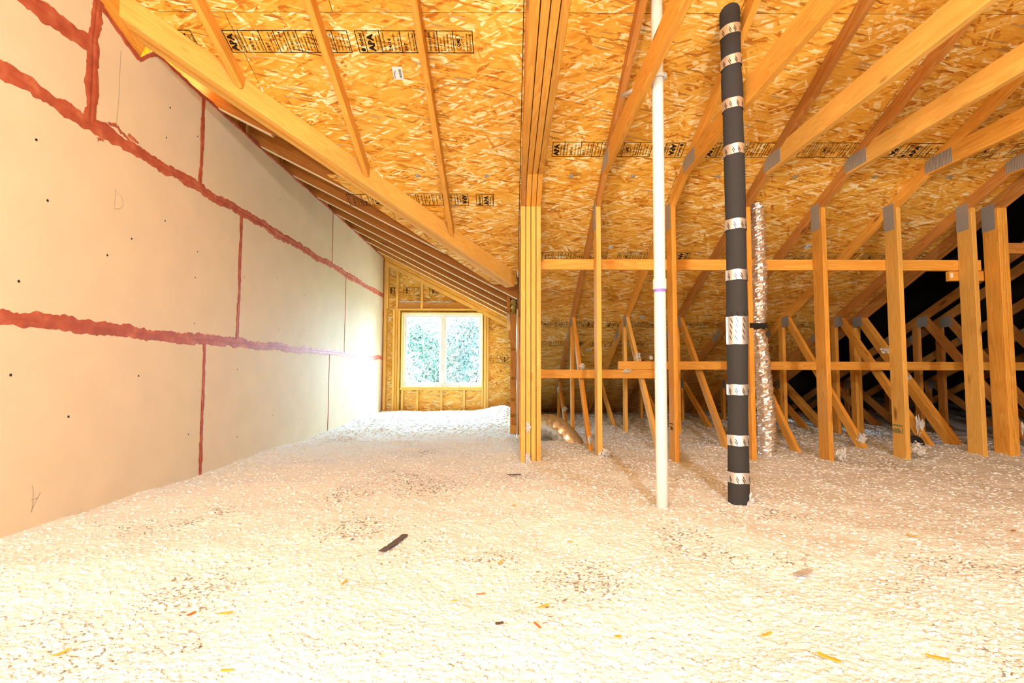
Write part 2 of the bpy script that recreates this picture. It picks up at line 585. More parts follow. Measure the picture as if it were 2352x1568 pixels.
# roofing felt above the sheets (main slope, far slope)
def quad_struct(name, pts, mat, parent):
    return mesh_obj(name, pts, [(0, 1, 2, 3)], mat, parent)
quad_struct('roofing_felt', [V(.066, YR, roof_z(YR) + .03), V(4.05, YR, roof_z(YR) + .03), V(4.05, YE + .4, roof_z(YE + .4) + .03), V(.066, YE + .4, roof_z(YE + .4) + .03)], M['underlay'], ceiling)
_ya = VA.y + (-2.6 - VA.x) * (VB.y - VA.y) / (VB.x - VA.x)
quad_struct('roofing_felt', [V(-2.6, YR, roof_z(YR) + .03), V(.10, YR, roof_z(YR) + .031), V(.10, VB.y + .05, roof_z(VB.y + .05) + .031), V(-2.6, _ya, roof_z(_ya) + .03)], M['underlay'], ceiling)
YB = -6.5
quad_struct('roofing_felt', [V(-2.6, YR, roof_z(YR) + .03), V(4.05, YR, roof_z(YR) + .03), V(4.05, YB, roof_z(YR) + S1 * (YB - YR)), V(-2.6, YB, roof_z(YR) + S1 * (YB - YR))], M['underlay'], ceiling)

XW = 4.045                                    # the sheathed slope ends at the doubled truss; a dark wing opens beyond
panels = []                                   # (x0,x1,y0,y1,obj) for placing stamps
SH = 1.2192
rows = []
v = -SH * 4.6
vs_ = [-SH * 5, -SH * 4, -SH * 3, -SH * 2, -SH, 0.0, SH, SH * 2, SH * 3, SH * 4, 5.28]
for i in range(len(vs_) - 1):
    rows.append((vs_[i], vs_[i + 1]))
off_r = [1.219, 0.0, 1.219, 0.0, 1.219, 0.0, 1.219, 0.0, 1.219, 0.0]
for (v0, v1), off in zip(rows, off_r):
    # left of the girder: valley-clipped sheets
    xs = [-2.6, -1.62 + off * 0.5, 0.065]
    for a, b in zip(xs[:-1], xs[1:]):
        poly = [(a, v0), (b, v0), (b, v1), (a, v1)]
        poly = clip(poly, lambda u, vv: valley_side(u, uv_y(vv)) + (1.0 if v1 < .01 else .22))
        if poly: poly = clip(poly, lambda u, vv: 5.22 - uv_y(vv))
        if len(poly) >= 3:
            ys = [uv_y(p[1]) for p in poly]
            o = slab('osb_sheet', poly, FR_MAIN, 0.0115, M['osb'], ceiling)
            panels.append((min(p[0] for p in poly), max(p[0] for p in poly), min(ys), max(ys), o))
    x = 0.065 - off
    while x < XW:
        a, b = max(x, 0.065), min(x + 2.438, XW)
        if b - a > 0.05:
            o = slab('osb_sheet', [(a, v0), (b, v0), (b, v1), (a, v1)], FR_MAIN, 0.0115, M['osb'], ceiling)
            panels.append((a, b, uv_y(v1), uv_y(v0), o))
        x += 2.438
# back slope behind the camera
_v2 = Vector((0, c1, S1 * c1)); _w2 = Vector((0, -S1 * c1, c1))
FR_BACK = Matrix(((-1, _v2.x, _w2.x, 0), (0, _v2.y, _w2.y, YR), (0, _v2.z, _w2.z, roof_z(YR) + ZC), (0, 0, 0, 1)))
for i in range(5):
    for k in range(3):
        a = -4.05 + 2.3 * k
        slab('osb_sheet', [(a, -SH * (i + 1)), (a + 2.3, -SH * (i + 1)), (a + 2.3, -SH * i), (a, -SH * i)], FR_BACK, 0.0115, M['osb'], ceiling)
# dormer roof: u = along +y, v = up the slope (towards -x)
c2 = 1 / math.sqrt(1 + S2 * S2)
_u3 = Vector((0, 1, 0)); _v3 = Vector((-c2, 0, S2 * c2)); _w3 = Vector((S2 * c2, 0, c2))
XD = 0.06
FR_DORM = Matrix(((_u3.x, _v3.x, _w3.x, XD), (_u3.y, _v3.y, _w3.y, 0), (_u3.z, _v3.z, _w3.z, raft_z(XD) + RV + ZC), (0, 0, 0, 1)))
dormer_panels = []
for i, (v0, v1) in enumerate(((0, SH), (SH, 2 * SH), (2 * SH, 2.98))):
    y = 2.0 - 1.2 * (i % 2)
    while y < 8.6:
        a, b = max(y, 2.0), min(y + 2.438, 8.62)
        if b - a > 0.05:
            poly = clip([(a, v0), (b, v0), (b, v1), (a, v1)], lambda u, vv: -valley_side(XD - vv * c2, u) - .10)
            if len(poly) >= 3:
                o = slab('osb_sheet', poly, FR_DORM, 0.0115, M['osb'], ceiling)
                dormer_panels.append(o)
        y += 2.438
mesh_obj('roofing_felt', [V(0.12, 5.16, raft_z(.12) + RV + .03), V(0.12, 8.7, raft_z(.12) + RV + .03), V(-2.7, 8.7, raft_z(-2.7) + RV + .03), V(-2.7, 2.07, raft_z(-2.7) + RV + .03)], [(0, 1, 2, 3)], M['underlay'], ceiling)

# ------------------------------------------------------------------ floor deck under the insulation, outer walls
def struct_box(name, lo, hi, mat):
    o = axis_box(name, lo, hi, mat, None, 0)
    return tag(o, kind='structure')
struct_box('floor', (-2.7, -6.6, -0.03), (10.1, 16.1, 0.0), M['osb'])
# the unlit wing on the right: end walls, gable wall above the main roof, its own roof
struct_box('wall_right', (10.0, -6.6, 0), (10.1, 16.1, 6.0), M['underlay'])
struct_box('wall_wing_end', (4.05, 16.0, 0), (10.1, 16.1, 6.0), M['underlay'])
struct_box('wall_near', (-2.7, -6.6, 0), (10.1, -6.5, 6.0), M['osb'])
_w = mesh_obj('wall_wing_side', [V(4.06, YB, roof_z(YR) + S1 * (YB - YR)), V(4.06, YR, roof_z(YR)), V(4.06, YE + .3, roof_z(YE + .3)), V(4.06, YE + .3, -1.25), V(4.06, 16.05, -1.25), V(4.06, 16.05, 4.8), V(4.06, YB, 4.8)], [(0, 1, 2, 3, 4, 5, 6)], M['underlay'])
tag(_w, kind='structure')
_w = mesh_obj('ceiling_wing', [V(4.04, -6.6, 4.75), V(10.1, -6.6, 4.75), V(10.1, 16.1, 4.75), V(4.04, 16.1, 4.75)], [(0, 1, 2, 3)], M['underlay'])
tag(_w, kind='structure')

# ------------------------------------------------------------------ gypsum wall on the left
wall = bpy.data.objects.new('wall_left', None)
link(wall)
tag(wall, kind='structure')
Z1, Z2, Z3, ZT = 1.234, 0.213, 1.618, 1.880
def edge_z(y):                                # cut edge under the roof, near part of the wall
    return 1.883 - 0.40 * (y - 2.461)
FR_WALL = Matrix(((0, 0, -1, WX), (1, 0, 0, 0), (0, 1, 0, ZC), (0, 0, 0, 1)))   # u = y, v = z, normal into the wall
def gyp(poly):
    return slab('gypsum_panel', poly, FR_WALL, 0.0159, M['gypsum'], wall, 0.001)
YL = -6.5
def gyp_row(z0, z1, cuts):
    for a, b in zip(cuts[:-1], cuts[1:]):
        gyp([(a, z0), (b, z0), (b, z1), (a, z1)])
gyp_row(-1.25, Z2, [YL, -3.85, -1.41, 1.03, 3.467, 5.845, YF + .06])
gyp_row(Z2, Z1, [YL, -3.45, -1.01, 1.43, 3.876, 6.36, YF + .06])
gyp([(YL, Z1), (-2.43, Z1), (-2.43, Z3), (YL, edge_z(2 * YR - YL))])
gyp([(-2.43, Z1), (0.01, Z1), (0.01, Z3), (-2.43, Z3)])
gyp([(0.01, Z1), (2.447, Z1), (2.447, Z3), (0.01, Z3)])
gyp([(YR, Z3), (2.447, Z3), (2.447, edge_z(2.447)), (YR, edge_z(YR))])
gyp([(-5.2, Z3), (YR, Z3), (YR, edge_z(YR))])
gyp([(2.447, Z1), (3.346, Z1), (3.346, ZT), (2.85, ZT - .015), (2.76, edge_z(2.76)), (2.447, edge_z(2.447))])
gyp_row(Z1, ZT, [3.346, 5.855, YF + .06])
# stud wall behind the gypsum
board('wall_backing', V(WX - .11, YL, -.2), V(WX - .11, 8.6, -.2), (1, 0, 0), .10, 2.1, M['osb'], wall, 0)
board('wall_backing', V(WX - .13, YL, 1.33), V(WX - .13, 8.6, 1.33), (1, 0, 0), .10, 1.02, M['osb'], wall, 0)
# OSB behind the open strip above the gypsum
mesh_obj('wall_sheathing', [V(WX - .42, YL, 1.6), V(WX - .42, 8.6, 1.6), V(WX - .42, 8.6, 3.9), V(WX - .42, YL, 3.9)], [(0, 1, 2, 3)], M['osb'], wall)

def smooth_noise(n, step, seed):
    r = np.random.default_rng(seed)
    k = max(4, int(n / step) + 3)
    a = r.uniform(-1, 1, k)
    x = np.linspace(0, k - 2, n)
    i = x.astype(int); f = x - i
    f = f * f * (3 - 2 * f)
    return a[i] * (1 - f) + a[np.minimum(i + 1, k - 1)] * f

def seam(p0, p1, width, seed, ragged=0.35, groove=True):
    """strip of sealant smeared over a joint; p0,p1 = (y,z) on the wall face"""
    p0, p1 = np.array(p0, float), np.array(p1, float)
    L = np.linalg.norm(p1 - p0)
    n = max(10, int(L / 0.012))
    t = np.linspace(0, 1, n)
    d = (p1 - p0) / L
    q = np.array([-d[1], d[0]])
    wa = width / 2 * (1 + ragged * (smooth_noise(n, 9, seed) * .8 + smooth_noise(n, 3, seed + 1) * .55 + smooth_noise(n, 1.3, seed + 7) * .45))
    wb = width / 2 * (1 + ragged * (smooth_noise(n, 9, seed + 2) * .8 + smooth_noise(n, 3, seed + 3) * .55 + smooth_noise(n, 1.3, seed + 8) * .45))
    cen = smooth_noise(n, 20, seed + 5) * width * .12
    vs, fs = [], []
    for i in range(n):
        c = p0 + (p1 - p0) * t[i] + q * cen[i]
        for off, h in ((wa[i], .0004), (wa[i] * .55, .0030), (0.004, .0036), (0, .0010 if groove else .0045), (-0.004, .0036), (-wb[i] * .55, .0030), (-wb[i], .0004)):
            yy, zz = c + q * off
            vs.append((WX + h, yy, zz + ZC))
    for i in range(n - 1):
        for k in range(6):
            a = i * 7 + k
            fs.append((a, a + 1, a + 8, a + 7))
    o = mesh_obj('sealant_seam', vs, fs, M['sealant'], wall, smooth=True)
    return o
seam((YL, Z1), (YF, Z1), 0.072, 1)
seam((YL, Z2), (YF, Z2), 0.066, 11)
seam((YL, Z3), (2.43, Z3 + .005), 0.080, 21)
seam((2.447, Z1), (2.455, edge_z(2.447)), 0.070, 31)
seam((3.347, Z1), (3.346, ZT), 0.040, 41, .25)
seam((5.858, Z1), (5.855, ZT), 0.014, 51, .3)
seam((3.876, Z2), (3.874, Z1), 0.042, 61, .3)
seam((6.36, Z2), (6.362, Z1), 0.020, 71, .3)
seam((3.468, -.78), (3.464, Z2), 0.038, 81, .3)
seam((5.845, -.78), (5.848, Z2), 0.018, 91, .3)
seam((2.88, ZT - .006), (YF, ZT - .004), 0.026, 101, .4)
seam((YR, edge_z(YR) - .01), (2.75, edge_z(2.75) - .01), 0.030, 111, .4)
seam((2.75, edge_z(2.76) - .008), (2.88, ZT - .010), 0.022, 121, .5)
seam((YF - .03, -.72), (YF - .03, ZT), 0.055, 131, .3)
# stray smears beside the main joint
for k, (y, z) in enumerate(((2.62, 1.300), (2.56, 1.290), (2.70, 1.300), (2.50, 1.175), (2.66, 1.285))):
    seam((y, z), (y + .035 + .02 * (k % 3), z + (.012 if k % 2 else -.02)), 0.016, 200 + 7 * k, .9, False)

# screw heads (too small to pick apart) and pencil marks
def disc_verts(cy, cz, r, n=8):
    return [(WX + .0012, cy + r * math.cos(2 * math.pi * k / n), cz + ZC + r * math.sin(2 * math.pi * k / n)) for k in range(n)]
vs, fs = [], []
rs = random.Random(5)
spots = [(2.18, 1.02), (2.25, .77), (2.60, .60), (2.76, .73), (2.86, -.03), (2.14, .38), (2.13, -.02), (2.42, -.22), (3.02, .91), (3.0, 1.42), (3.02, 1.62), (3.33, .62)]
for yy in np.arange(3.3, 8.2, .61):
    for zz in np.arange(-.45, 1.8, .41):
        if rs.random() < .75:
            spots.append((yy + rs.uniform(-.05, .05), zz + rs.uniform(-.06, .06)))
for (yy, zz) in spots:
    b0 = len(vs)
    vs += disc_verts(yy, zz, .0065 if yy < 2.9 else .0055)
    fs.append(tuple(range(b0, b0 + 8)))
o = mesh_obj('screw_heads', vs, fs, M['screw'], wall)
tag(o, kind='stuff')

def stroke(name, pts, width, mat, parent, h=.0014):
    """thin drawn line on the gypsum; pts = (y,z)"""
    vs, fs = [], []
    P = [np.array(p, float) for p in pts]
    for i, p in enumerate(P):
        d = P[min(i + 1, len(P) - 1)] - P[max(i - 1, 0)]
        d = d / (np.linalg.norm(d) + 1e-9)
        q = np.array([-d[1], d[0]]) * width / 2
        for s in (1, -1):
            yy, zz = p + q * s
            vs.append((WX + h, yy, zz + ZC))
    for i in range(len(P) - 1):
        a = 2 * i
        fs.append((a, a + 1, a + 3, a + 2))
    return mesh_obj(name, vs, fs, mat, parent)
arc = [(2.625 + .062 * math.sin(t), .905 + .048 * math.cos(t)) for t in np.linspace(0, math.pi, 14)]
stroke('pencil_mark', arc, .0013, M['pencil'], wall)
stroke('pencil_mark', [(2.632, .965), (2.630, .865)], .0013, M['pencil'], wall)
stroke('pencil_mark', [(2.615, 1.30), (2.623, 1.45), (2.620, 1.72)], .0013, M['pencil'], wall)
stroke('pencil_mark', [(2.255, -.505), (2.262, -.535), (2.263, -.60), (2.258, -.625)], .0013, M['pencil'], wall)
stroke('pencil_mark', [(2.254, -.57), (2.285, -.567)], .0013, M['pencil'], wall)
stroke('pencil_mark', [(2.296, -.545), (2.256, -.62)], .0013, M['pencil'], wall)
# ------------------------------------------------------------------ printed stamps on the sheathing
_font_cache = {}
def text_mesh(txt, size, bold=0.0):
    """flat mesh (verts, faces) of a line of text, left-aligned, baseline at 0"""
    key = (txt, round(size, 4), bold)
    if key in _font_cache:
        return _font_cache[key]
    cu = bpy.data.curves.new('txt', 'FONT')
    cu.body = txt
    cu.size = size
    cu.resolution_u = 1
    cu.offset = bold * size
    ob = bpy.data.objects.new('txt', cu)
    COL.objects.link(ob)
    dg = bpy.context.evaluated_depsgraph_get()
    me = bpy.data.meshes.new_from_object(ob.evaluated_get(dg))
    vs = [(v.co.x, v.co.y) for v in me.vertices]
    fs = [tuple(p.vertices) for p in me.polygons]
    bpy.data.objects.remove(ob)
    bpy.data.curves.remove(cu)
    bpy.data.meshes.remove(me)
    _font_cache[key] = (vs, fs)
    return vs, fs

class Print:
    def __init__(self): self.v, self.f = [], []
    def rect(self, x0, y0, x1, y1):
        b = len(self.v)
        self.v += [(x0, y0, 0), (x1, y0, 0), (x1, y1, 0), (x0, y1, 0)]
        self.f.append((b, b + 1, b + 2, b + 3))
    def text(self, txt, x, y, length, size, bold=0.012):
        """text running up (+y) from (x,y), squeezed to `length`; x is the right-hand (baseline) side"""
        vs, fs = text_mesh(txt, size, bold)
        if not vs: return
        w = max(p[0] for p in vs)
        k = length / w if w > 0 else 1
        b = len(self.v)
        self.v += [(x - p[1], y + p[0] * k, 0) for p in vs]
        self.f += [tuple(i + b for i in f) for f in fs]
    def ring(self, cx, cy, rx, ry, t, n=20):
        b = len(self.v)
        for k in range(n):
            a = 2 * math.pi * k / n
            self.v += [(cx + rx * math.cos(a), cy + ry * math.sin(a), 0), (cx + (rx - t) * math.cos(a), cy + (ry - t) * math.sin(a), 0)]
        for k in range(n):
            j = (k + 1) % n
            self.f.append((b + 2 * k, b + 2 * j, b + 2 * j + 1, b + 2 * k + 1))
    def disc(self, cx, cy, rx, ry, n=14):
        b = len(self.v)
        self.v += [(cx + rx * math.cos(2 * math.pi * k / n), cy + ry * math.sin(2 * math.pi * k / n), 0) for k in range(n)]
        self.f.append(tuple(range(b, b + n)))
    def mesh(self, name):
        me = bpy.data.meshes.new(name)
        me.from_pydata(self.v, [], self.f)
        me.materials.append(M['ink'])
        return me

H = 0.136
CELLS = {
 'brand': (0.052, [('Norbord', .030, .62, .026)]),
 'apa':   (0.092, [('APA', .050, .80, .04), ('THE ENGINEERED', .012, .72, 0), ('WOOD ASSOCIATION', .012, .72, 0)]),
 'rated': (0.120, [('RATED SHEATHING', .012, .86, 0), ('24/16', .026, .60, .02), ('SIZED FOR SPACING', .012, .80, 0), ('EXPOSURE 1', .014, .70, 0)]),
 'mill':  (0.086, [('507', .024, .40, .02), ('PS 2-10 SHEATHING', .012, .85, 0), ('PRP-108 HUD-UM-40', .012, .85, 0)]),
 'axis':  (0.062, [('STRENGTH AXIS', .012, .60, 0), ('THIS DIRECTION', .012, .60, 0)]),
 'down':  (0.070, [('THIS SIDE DOWN', .017, .88, .02), ('ESTE LADO ABAJO', .017, .88, .02)]),
 'clips': (0.092, [('ROOF CLIPS', .012, .60, 0), ('RECOMMENDED', .012, .70, 0), ('SE RECOMIENDAN', .012, .80, 0), ('CLIPS EN TECHO', .012, .80, 0)]),
 'qms':   (0.115, [('QMS', .030, .40, .03), ('QUALITY', .010, .45, 0), ('MANAGEMENT SYSTEM', .010, .80, 0), ('CERTIFIED PRODUCER', .010, .80, 0)]),
 'mill2': (0.090, [('THIS SIDE UP', .013, .70, 0), ('NAILS EVERY 6 IN', .012, .80, 0), ('12 IN INTERIOR', .012, .80, 0), ('MILL 507', .012, .5, 0)]),
}
def stamp_mesh(order, name):
    P = Print()
    x = 0.0
    t = 0.0048
    tot = sum(CELLS[c][0] for c in order)
    P.rect(0, 0, tot, t); P.rect(0, H - t, tot, H)
    P.rect(0, 0, t, H)
    for c in order:
        w, lines = CELLS[c]
        pad = (w - sum(l[1] for l in lines)) / (len(lines) + 1)
        xx = x
        for txt, size, frac, bold in lines:
            xx += pad + size
            y0 = H * (0.10 if frac < .95 else .03)
            if c == 'brand': y0 = H * .30
            if txt == 'QMS': y0 = H * .28
            P.text(txt, xx - size * .12, y0, H * frac * (.95 if txt != 'QMS' else 1), size, (bold or .012) + .018)
        if c == 'brand':
            P.disc(x + w * .55, H * .15, .014, .011)
        if c == 'qms':
            P.ring(x + pad + .0175, H * .49, .0225, .047, .003)
        if c == 'axis':
            P.rect(x + w * .42, H * .68, x + w * .50, H * .92)
            P.rect(x + w * .34, H * .88, x + w * .58, H * .91); P.rect(x + w * .34, H * .69, x + w * .58, H * .72)
        if c == 'qms':
            P.rect(x + w * .80, H * .08, x + w * .815, H * .92)
        x += w
        P.rect(x - t, 0, x, H)
    P.v = [(p[0] - tot / 2, p[1] - H / 2, 0) for p in P.v]
    return P.mesh(name), tot
ST = {
 'a': stamp_mesh(['apa', 'rated', 'mill', 'axis', 'down', 'clips', 'qms', 'mill2'], 'stamp_a'),
 'b': stamp_mesh(['brand', 'apa', 'rated', 'mill', 'axis', 'down', 'clips', 'qms'], 'stamp_b'),
 'c': stamp_mesh(['rated', 'mill', 'apa'], 'stamp_c'),
 'd': stamp_mesh(['brand', 'apa'], 'stamp_d'),
}
def roof_frame_at(x, y, rot=0.0, flip=False):
    m = FR_MAIN @ Matrix.Translation((x, main_uv(x, y)[1], -0.0008))
    return m @ Matrix.Rotation(math.pi if flip else 0.0, 4, 'Z') @ Matrix.Rotation(rot, 4, 'Z')
def find_panel(x, y):
    for a, b, c, d, o in panels:
        if a <= x <= b and c <= y <= d and (x > .065 or valley_side(x, y) > -1.0):
            return o
    return ceiling
def stamp(kind, x, y, flip=False):
    me, L = ST[kind]
    o = bpy.data.objects.new('printed_stamp', me)
    link(o)
    par = find_panel(x, y)
    return place(o, par, roof_frame_at(x, y, 0, flip))
# nearest row, left bay
stamp('a', -1.325, 2.875)
stamp('c', -2.02, 2.875)
stamp('b', -0.575, 2.875)
# middle rows
stamp('a', 0.66, 3.600); stamp('d', 1.19, 3.605, True); stamp('b', 1.72, 3.602); stamp('a', 2.48, 3.600, True); stamp('b', 3.22, 3.602); stamp('a', 4.02, 3.6, True); stamp('b', 4.9, 3.6)
stamp('a', -0.72, 4.078, True); stamp('d', -0.22, 4.08)
for k, x in enumerate((0.55, 1.36, 2.95, 3.7, 4.6)):
    stamp('ab'[k % 2], x, 4.777, k % 2 == 1)
for k, x in enumerate((0.66, 1.5, 2.4, 3.3)):
    stamp('ba'[k % 2], x, 5.995, k % 2 == 0)
for k, x in enumerate((0.56, 1.36)):
    stamp('ab'[k % 2], x, 6.46, k % 2 == 0)
# part of a stamp on the strip of sheathing that runs on behind the valley beam
stamp('c', -1.20, 4.085)

# barcode stickers
def sticker(x, y, w=.062, h=.088, rot=0.0):
    m = FR_MAIN @ Matrix.Translation((x, main_uv(x, y)[1], -0.0010)) @ Matrix.Rotation(rot, 4, 'Z')
    vs = [(-w / 2, -h / 2, 0), (w / 2, -h / 2, 0), (w / 2, h / 2, 0), (-w / 2, h / 2, 0)]
    o = mesh_obj('barcode_sticker', vs, [(0, 1, 2, 3)], M['paper'], find_panel(x, y), matrix=m)
    P = Print()
    yy = -h * .38
    r = random.Random(3)
    while yy < h * .25:
        t = r.choice((.0015, .0022, .0035))
        P.rect(w * .12, yy, w * .36, yy + t)
        yy += t + r.choice((.0015, .0025))
    b = bpy.data.objects.new('barcode', P.mesh('barcode')); link(b); place(b, o, m @ Matrix.Translation((0, 0, -.0005)))
    P = Print()
    P.rect(-w * .40, -h * .42, -w * .33, h * .1)
    P.text('OSB', -w * .18, -h * .1, h * .3, .012)
    me = P.mesh('sticker_print'); me.materials[0] = M['ink_blue']
    b = bpy.data.objects.new('sticker_print', me); link(b); place(b, o, m @ Matrix.Translation((0, 0, -.0005)))
sticker(-0.716, 3.056)
sticker(0.927, 4.641, .035, .05)
sticker(1.522, 5.829, .05, .07)
sticker(1.005, 6.612, .05, .07)
sticker(2.759, 4.628, .05, .07)

# H-clips in the sheet joint
for x in (-1.34, -0.734, -0.194, 0.463, 0.944, 1.606, 2.208, 2.829, 3.414, 4.05):
    m = FR_MAIN @ Matrix.Translation((x, 0, -0.003))
    o = bpy.data.objects.new('sheathing_clip', box_mesh(.030, .032, .004, M['steel'], .001))
    link(o); place(o, ceiling, m)

# ------------------------------------------------------------------ roof trusses
TH = 0.038
def plate(parent, x, y, z, a, L, Wd, side=-1):
    """toothed connector plate on the side of a truss; a = angle of its long side in the y-z plane"""
    m = Matrix.Translation((x + side * 0.0203, y, z + ZC)) @ Matrix.Rotation(a, 4, 'X') @ Matrix.Rotation(math.pi / 2, 4, 'Z')
    o = bpy.data.objects.new('connector_plate', box_mesh(L, .0016, Wd, M['steel'], 0))
    link(o)
    # box local x -> world y, thickness -> world x
    place(o, parent, m)
    return o

AS = -math.atan(S1)
def truss_members(root, x, mats, plates=True, thick=TH, left_of=False):
    X = (1, 0, 0)
    mc, mt, mp, mw = mats
    d = 0.089
    # top chord: ridge -> eave
    nrm = Vector((0, S1 * c1, c1)) * (d / 2)
    board('top_chord', V(x, YR, chord_z(YR)) + nrm, V(x, YE, chord_z(YE)) + nrm, X, thick, d, mc, root)
    # level collar tie
    tz = 1.481
    yt = 3.7041 + .10
    board('collar_tie', V(x, -5.6, tz + .07), V(x, yt, tz + .07), X, thick - .0006, .14, mt, root)
    # knee-wall post
    board('post', V(x, 4.0884, -1.16), V(x, 4.0884, chord_z(4.0184) - .001), X, thick - .0010, .14, mp, root)
    # webs
    board('web', V(x, 5.83, -1.16), V(x, 5.83, chord_z(5.83) + .02), X, thick - .0014, d, mw, root)
    board('web', V(x, 7.50, -1.16), V(x, 7.50, chord_z(7.50) + .02), X, thick - .0014, d, mw, root)
    def diag(yt_, yb, zb):
        p0 = Vector((0, yt_, chord_z(yt_))); p1 = Vector((0, yb, zb))
        a = (p1 - p0).normalized()
        q = Vector((0, -a.z, a.y))
        if q.y < 0: q = -q
        off = q * (d / 2)
        e = p0 - a * .03 + off; g = p1 + a * .35 + off
        board('diagonal_web', V(x, e.y, e.z), V(x, g.y, g.z), X, thick - .0022, d, mw, root)
    diag(5.658, 4.44, -.73)
    diag(7.36, 6.39, -.71)
    board('bottom_chord', V(x, 0.5, -1.205), V(x, YE, -1.205), X, thick, d, mc, root)
    if plates:
        plate(root, x, 4.10, chord_z(4.1) - .03, math.pi / 2, .215, .115)
        plate(root, x, 3.60, tz + .065, 0.0, .235, .105)
        plate(root, x, 5.72, chord_z(5.72) - .01, AS + .35, .145, .115)
        plate(root, x, 7.42, chord_z(7.42) - .01, AS + .35, .13, .11)
        plate(root, x, 6.15, chord_z(6.15) + .045, AS, .23, .08)

TX = {2: .7238, 3: 1.3334, 4: 1.943, 5: 2.5526, 6: 3.1622, 7: 3.7718}
LB = {2: 'single roof truss next to the four-ply girder, its tie crossing the white pipe',
      3: 'roof truss whose post stands right behind the white plastic pipe',
      4: 'roof truss between the black insulated pipe and the foil duct',
      5: 'roof truss whose post is first to the right of the foil duct',
      6: 'roof truss whose post has a green stamp near its foot',
      7: 'roof truss with a wide smooth post left of the doubled truss'}
MT = {2: ('lumber_brown', 'lumber', 'lumber_pale', 'lumber'), 3: ('lumber', 'lumber', 'lumber', 'lumber_pale'),
      4: ('lumber_brown', 'lumber_pale', 'lumber', 'lumber'), 5: ('lumber_brown', 'lumber_pale', 'lumber', 'lumber'),
      6: ('lumber', 'lumber', 'lumber_pale', 'lumber'), 7: ('lumber_brown', 'lumber', 'lumber_pale', 'lumber')}
TR = {}
for k, xr in TX.items():
    x = xr - TH / 2
    r = thing('roof_truss', (x, 4.0884, 0), LB[k], 'truss', 'roof trusses on the right')
    truss_members(r, x, [M[n] for n in MT[k]])
    TR[k] = r
# girder of four plies, beside the dormer
gird = thing('girder_truss', (.157, 4.0884, 0), 'four-ply girder truss with posts bundled side by side in mid room', 'truss')
for i in range(4):
    x = .0945 + .0415 * i
    truss_members(gird, x, [M['lumber_brown' if i == 0 else 'lumber'], M['lumber'], M['lumber_pale'], M['lumber']], plates=(i == 0), thick=.0375)
# doubled truss at the right, and the trusses deep in the dark beyond
dbl = thing('doubled_truss', (3.99, 4.0884, 0), 'doubled roof truss with two-ply post at the right edge', 'truss')
for x in (3.968, 4.009):
    truss_members(dbl, x, [M['lumber_brown'], M['lumber_brown'], M['lumber'], M['lumber']], plates=(x < 4))
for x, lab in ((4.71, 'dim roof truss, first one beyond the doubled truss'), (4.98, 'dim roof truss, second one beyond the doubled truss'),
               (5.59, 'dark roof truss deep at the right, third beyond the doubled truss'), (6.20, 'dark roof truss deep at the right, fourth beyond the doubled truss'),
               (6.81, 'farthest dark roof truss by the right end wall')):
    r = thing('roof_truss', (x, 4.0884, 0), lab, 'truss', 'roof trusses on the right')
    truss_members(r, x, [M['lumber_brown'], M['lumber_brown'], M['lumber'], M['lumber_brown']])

# mill stamps on posts
def post_print(parent, x, y, z, w, h, mats, seed):
    P = Print()
    r = random.Random(seed)
    for k in range(7):
        P.rect(-w / 2 + k * w / 7, h * .28, -w / 2 + (k + .6) * w / 7, h * .45)
    for k in range(11):
        if r.random() < .85:
            P.rect(-w / 2 + k * w / 11, -h * .4, -w / 2 + (k + .55) * w / 11, -h * r.uniform(-.12, .12))
    P.rect(-w / 2, -h * .46, w / 2, -h * .43)
    me = P.mesh('mill_stamp'); me.materials[0] = mats
    o = bpy.data.objects.new('mill_stamp', me); link(o)
    m = Matrix(((0, 0, -1, x - .0196), (-1, 0, 0, y), (0, 1, 0, z + ZC), (0, 0, 0, 1)))
    place(o, parent, m)
post_print(TR[6], TX[6] - TH / 2, 4.095, -.455, .11, .075, M['ink_green'], 1)
post_print(TR[3], TX[3] - TH / 2, 4.095, -.44, .09, .06, M['ink'], 2)

# ------------------------------------------------------------------ horizontal bracing
def brace(x0, x1, y, z0, z1, mat, label, w=.038):
    t = thing('brace_board', ((x0 + x1) / 2, y, z0 + ZC), label, 'board')
    axis_box('board', V(x0, y - w / 2, z0), V(x1, y + w / 2, z1), M[mat], t)
    return t
brace(.243, 3.93, 4.179, .850, .939, 'lumber', 'long brace board nailed across the posts at shoulder height')
brace(.243, 1.42, 5.00, -.066, .020, 'lumber', 'short lower brace board from the girder to behind the white pipe')
brace(1.060, 6.9, 5.00, .022, .104, 'lumber', 'long lower brace board across the diagonal webs at eye level')
bk = brace(3.66, 3.95, 4.182, .765, .846, 'lumber', 'short block with a white end sticker under the long brace')
mesh_obj('sticker', [V(3.667, 4.162, .79), V(3.69, 4.162, .79), V(3.69, 4.162, .83), V(3.667, 4.162, .83)], [(0, 1, 2, 3)], M['paper'], bk)
brace(4.05, 6.9, 4.15, .990, 1.078, 'lumber_brown', 'upper brace board right of the doubled truss')

# ------------------------------------------------------------------ valley beam, jack rafters, dormer rafters
vd = (VB - VA)
vlen = vd.length
vdir = Vector((vd.x / vlen, vd.y / vlen))
vnor = Vector((-vdir.y, vdir.x))              # towards the dormer side
beam = thing('valley_beam', V(-1.0, 3.85, 1.4), 'three-ply valley beam sloping down from gypsum wall to girder', 'beam')
# direction in the roof plane
A = VA - vdir * .28; B = VB - vdir * .02
for i in range(3):
    o_ = .019 + .0392 * i
    dz = (0, -.003, -.001)[i]
    pa = A + vnor * o_; pb = B + vnor * o_
    h = .1440
    za = roof_z(A.y) - .003 - h / 2 / .949 + dz
    zb = roof_z(B.y) - .003 - h / 2 / .949 + dz
    board('ply', V(pa.x, pa.y, za), V(pb.x, pb.y, zb), (vnor.x, vnor.y, 0), .038, h, M['lumber_pale' if i != 1 else 'lumber'], beam)

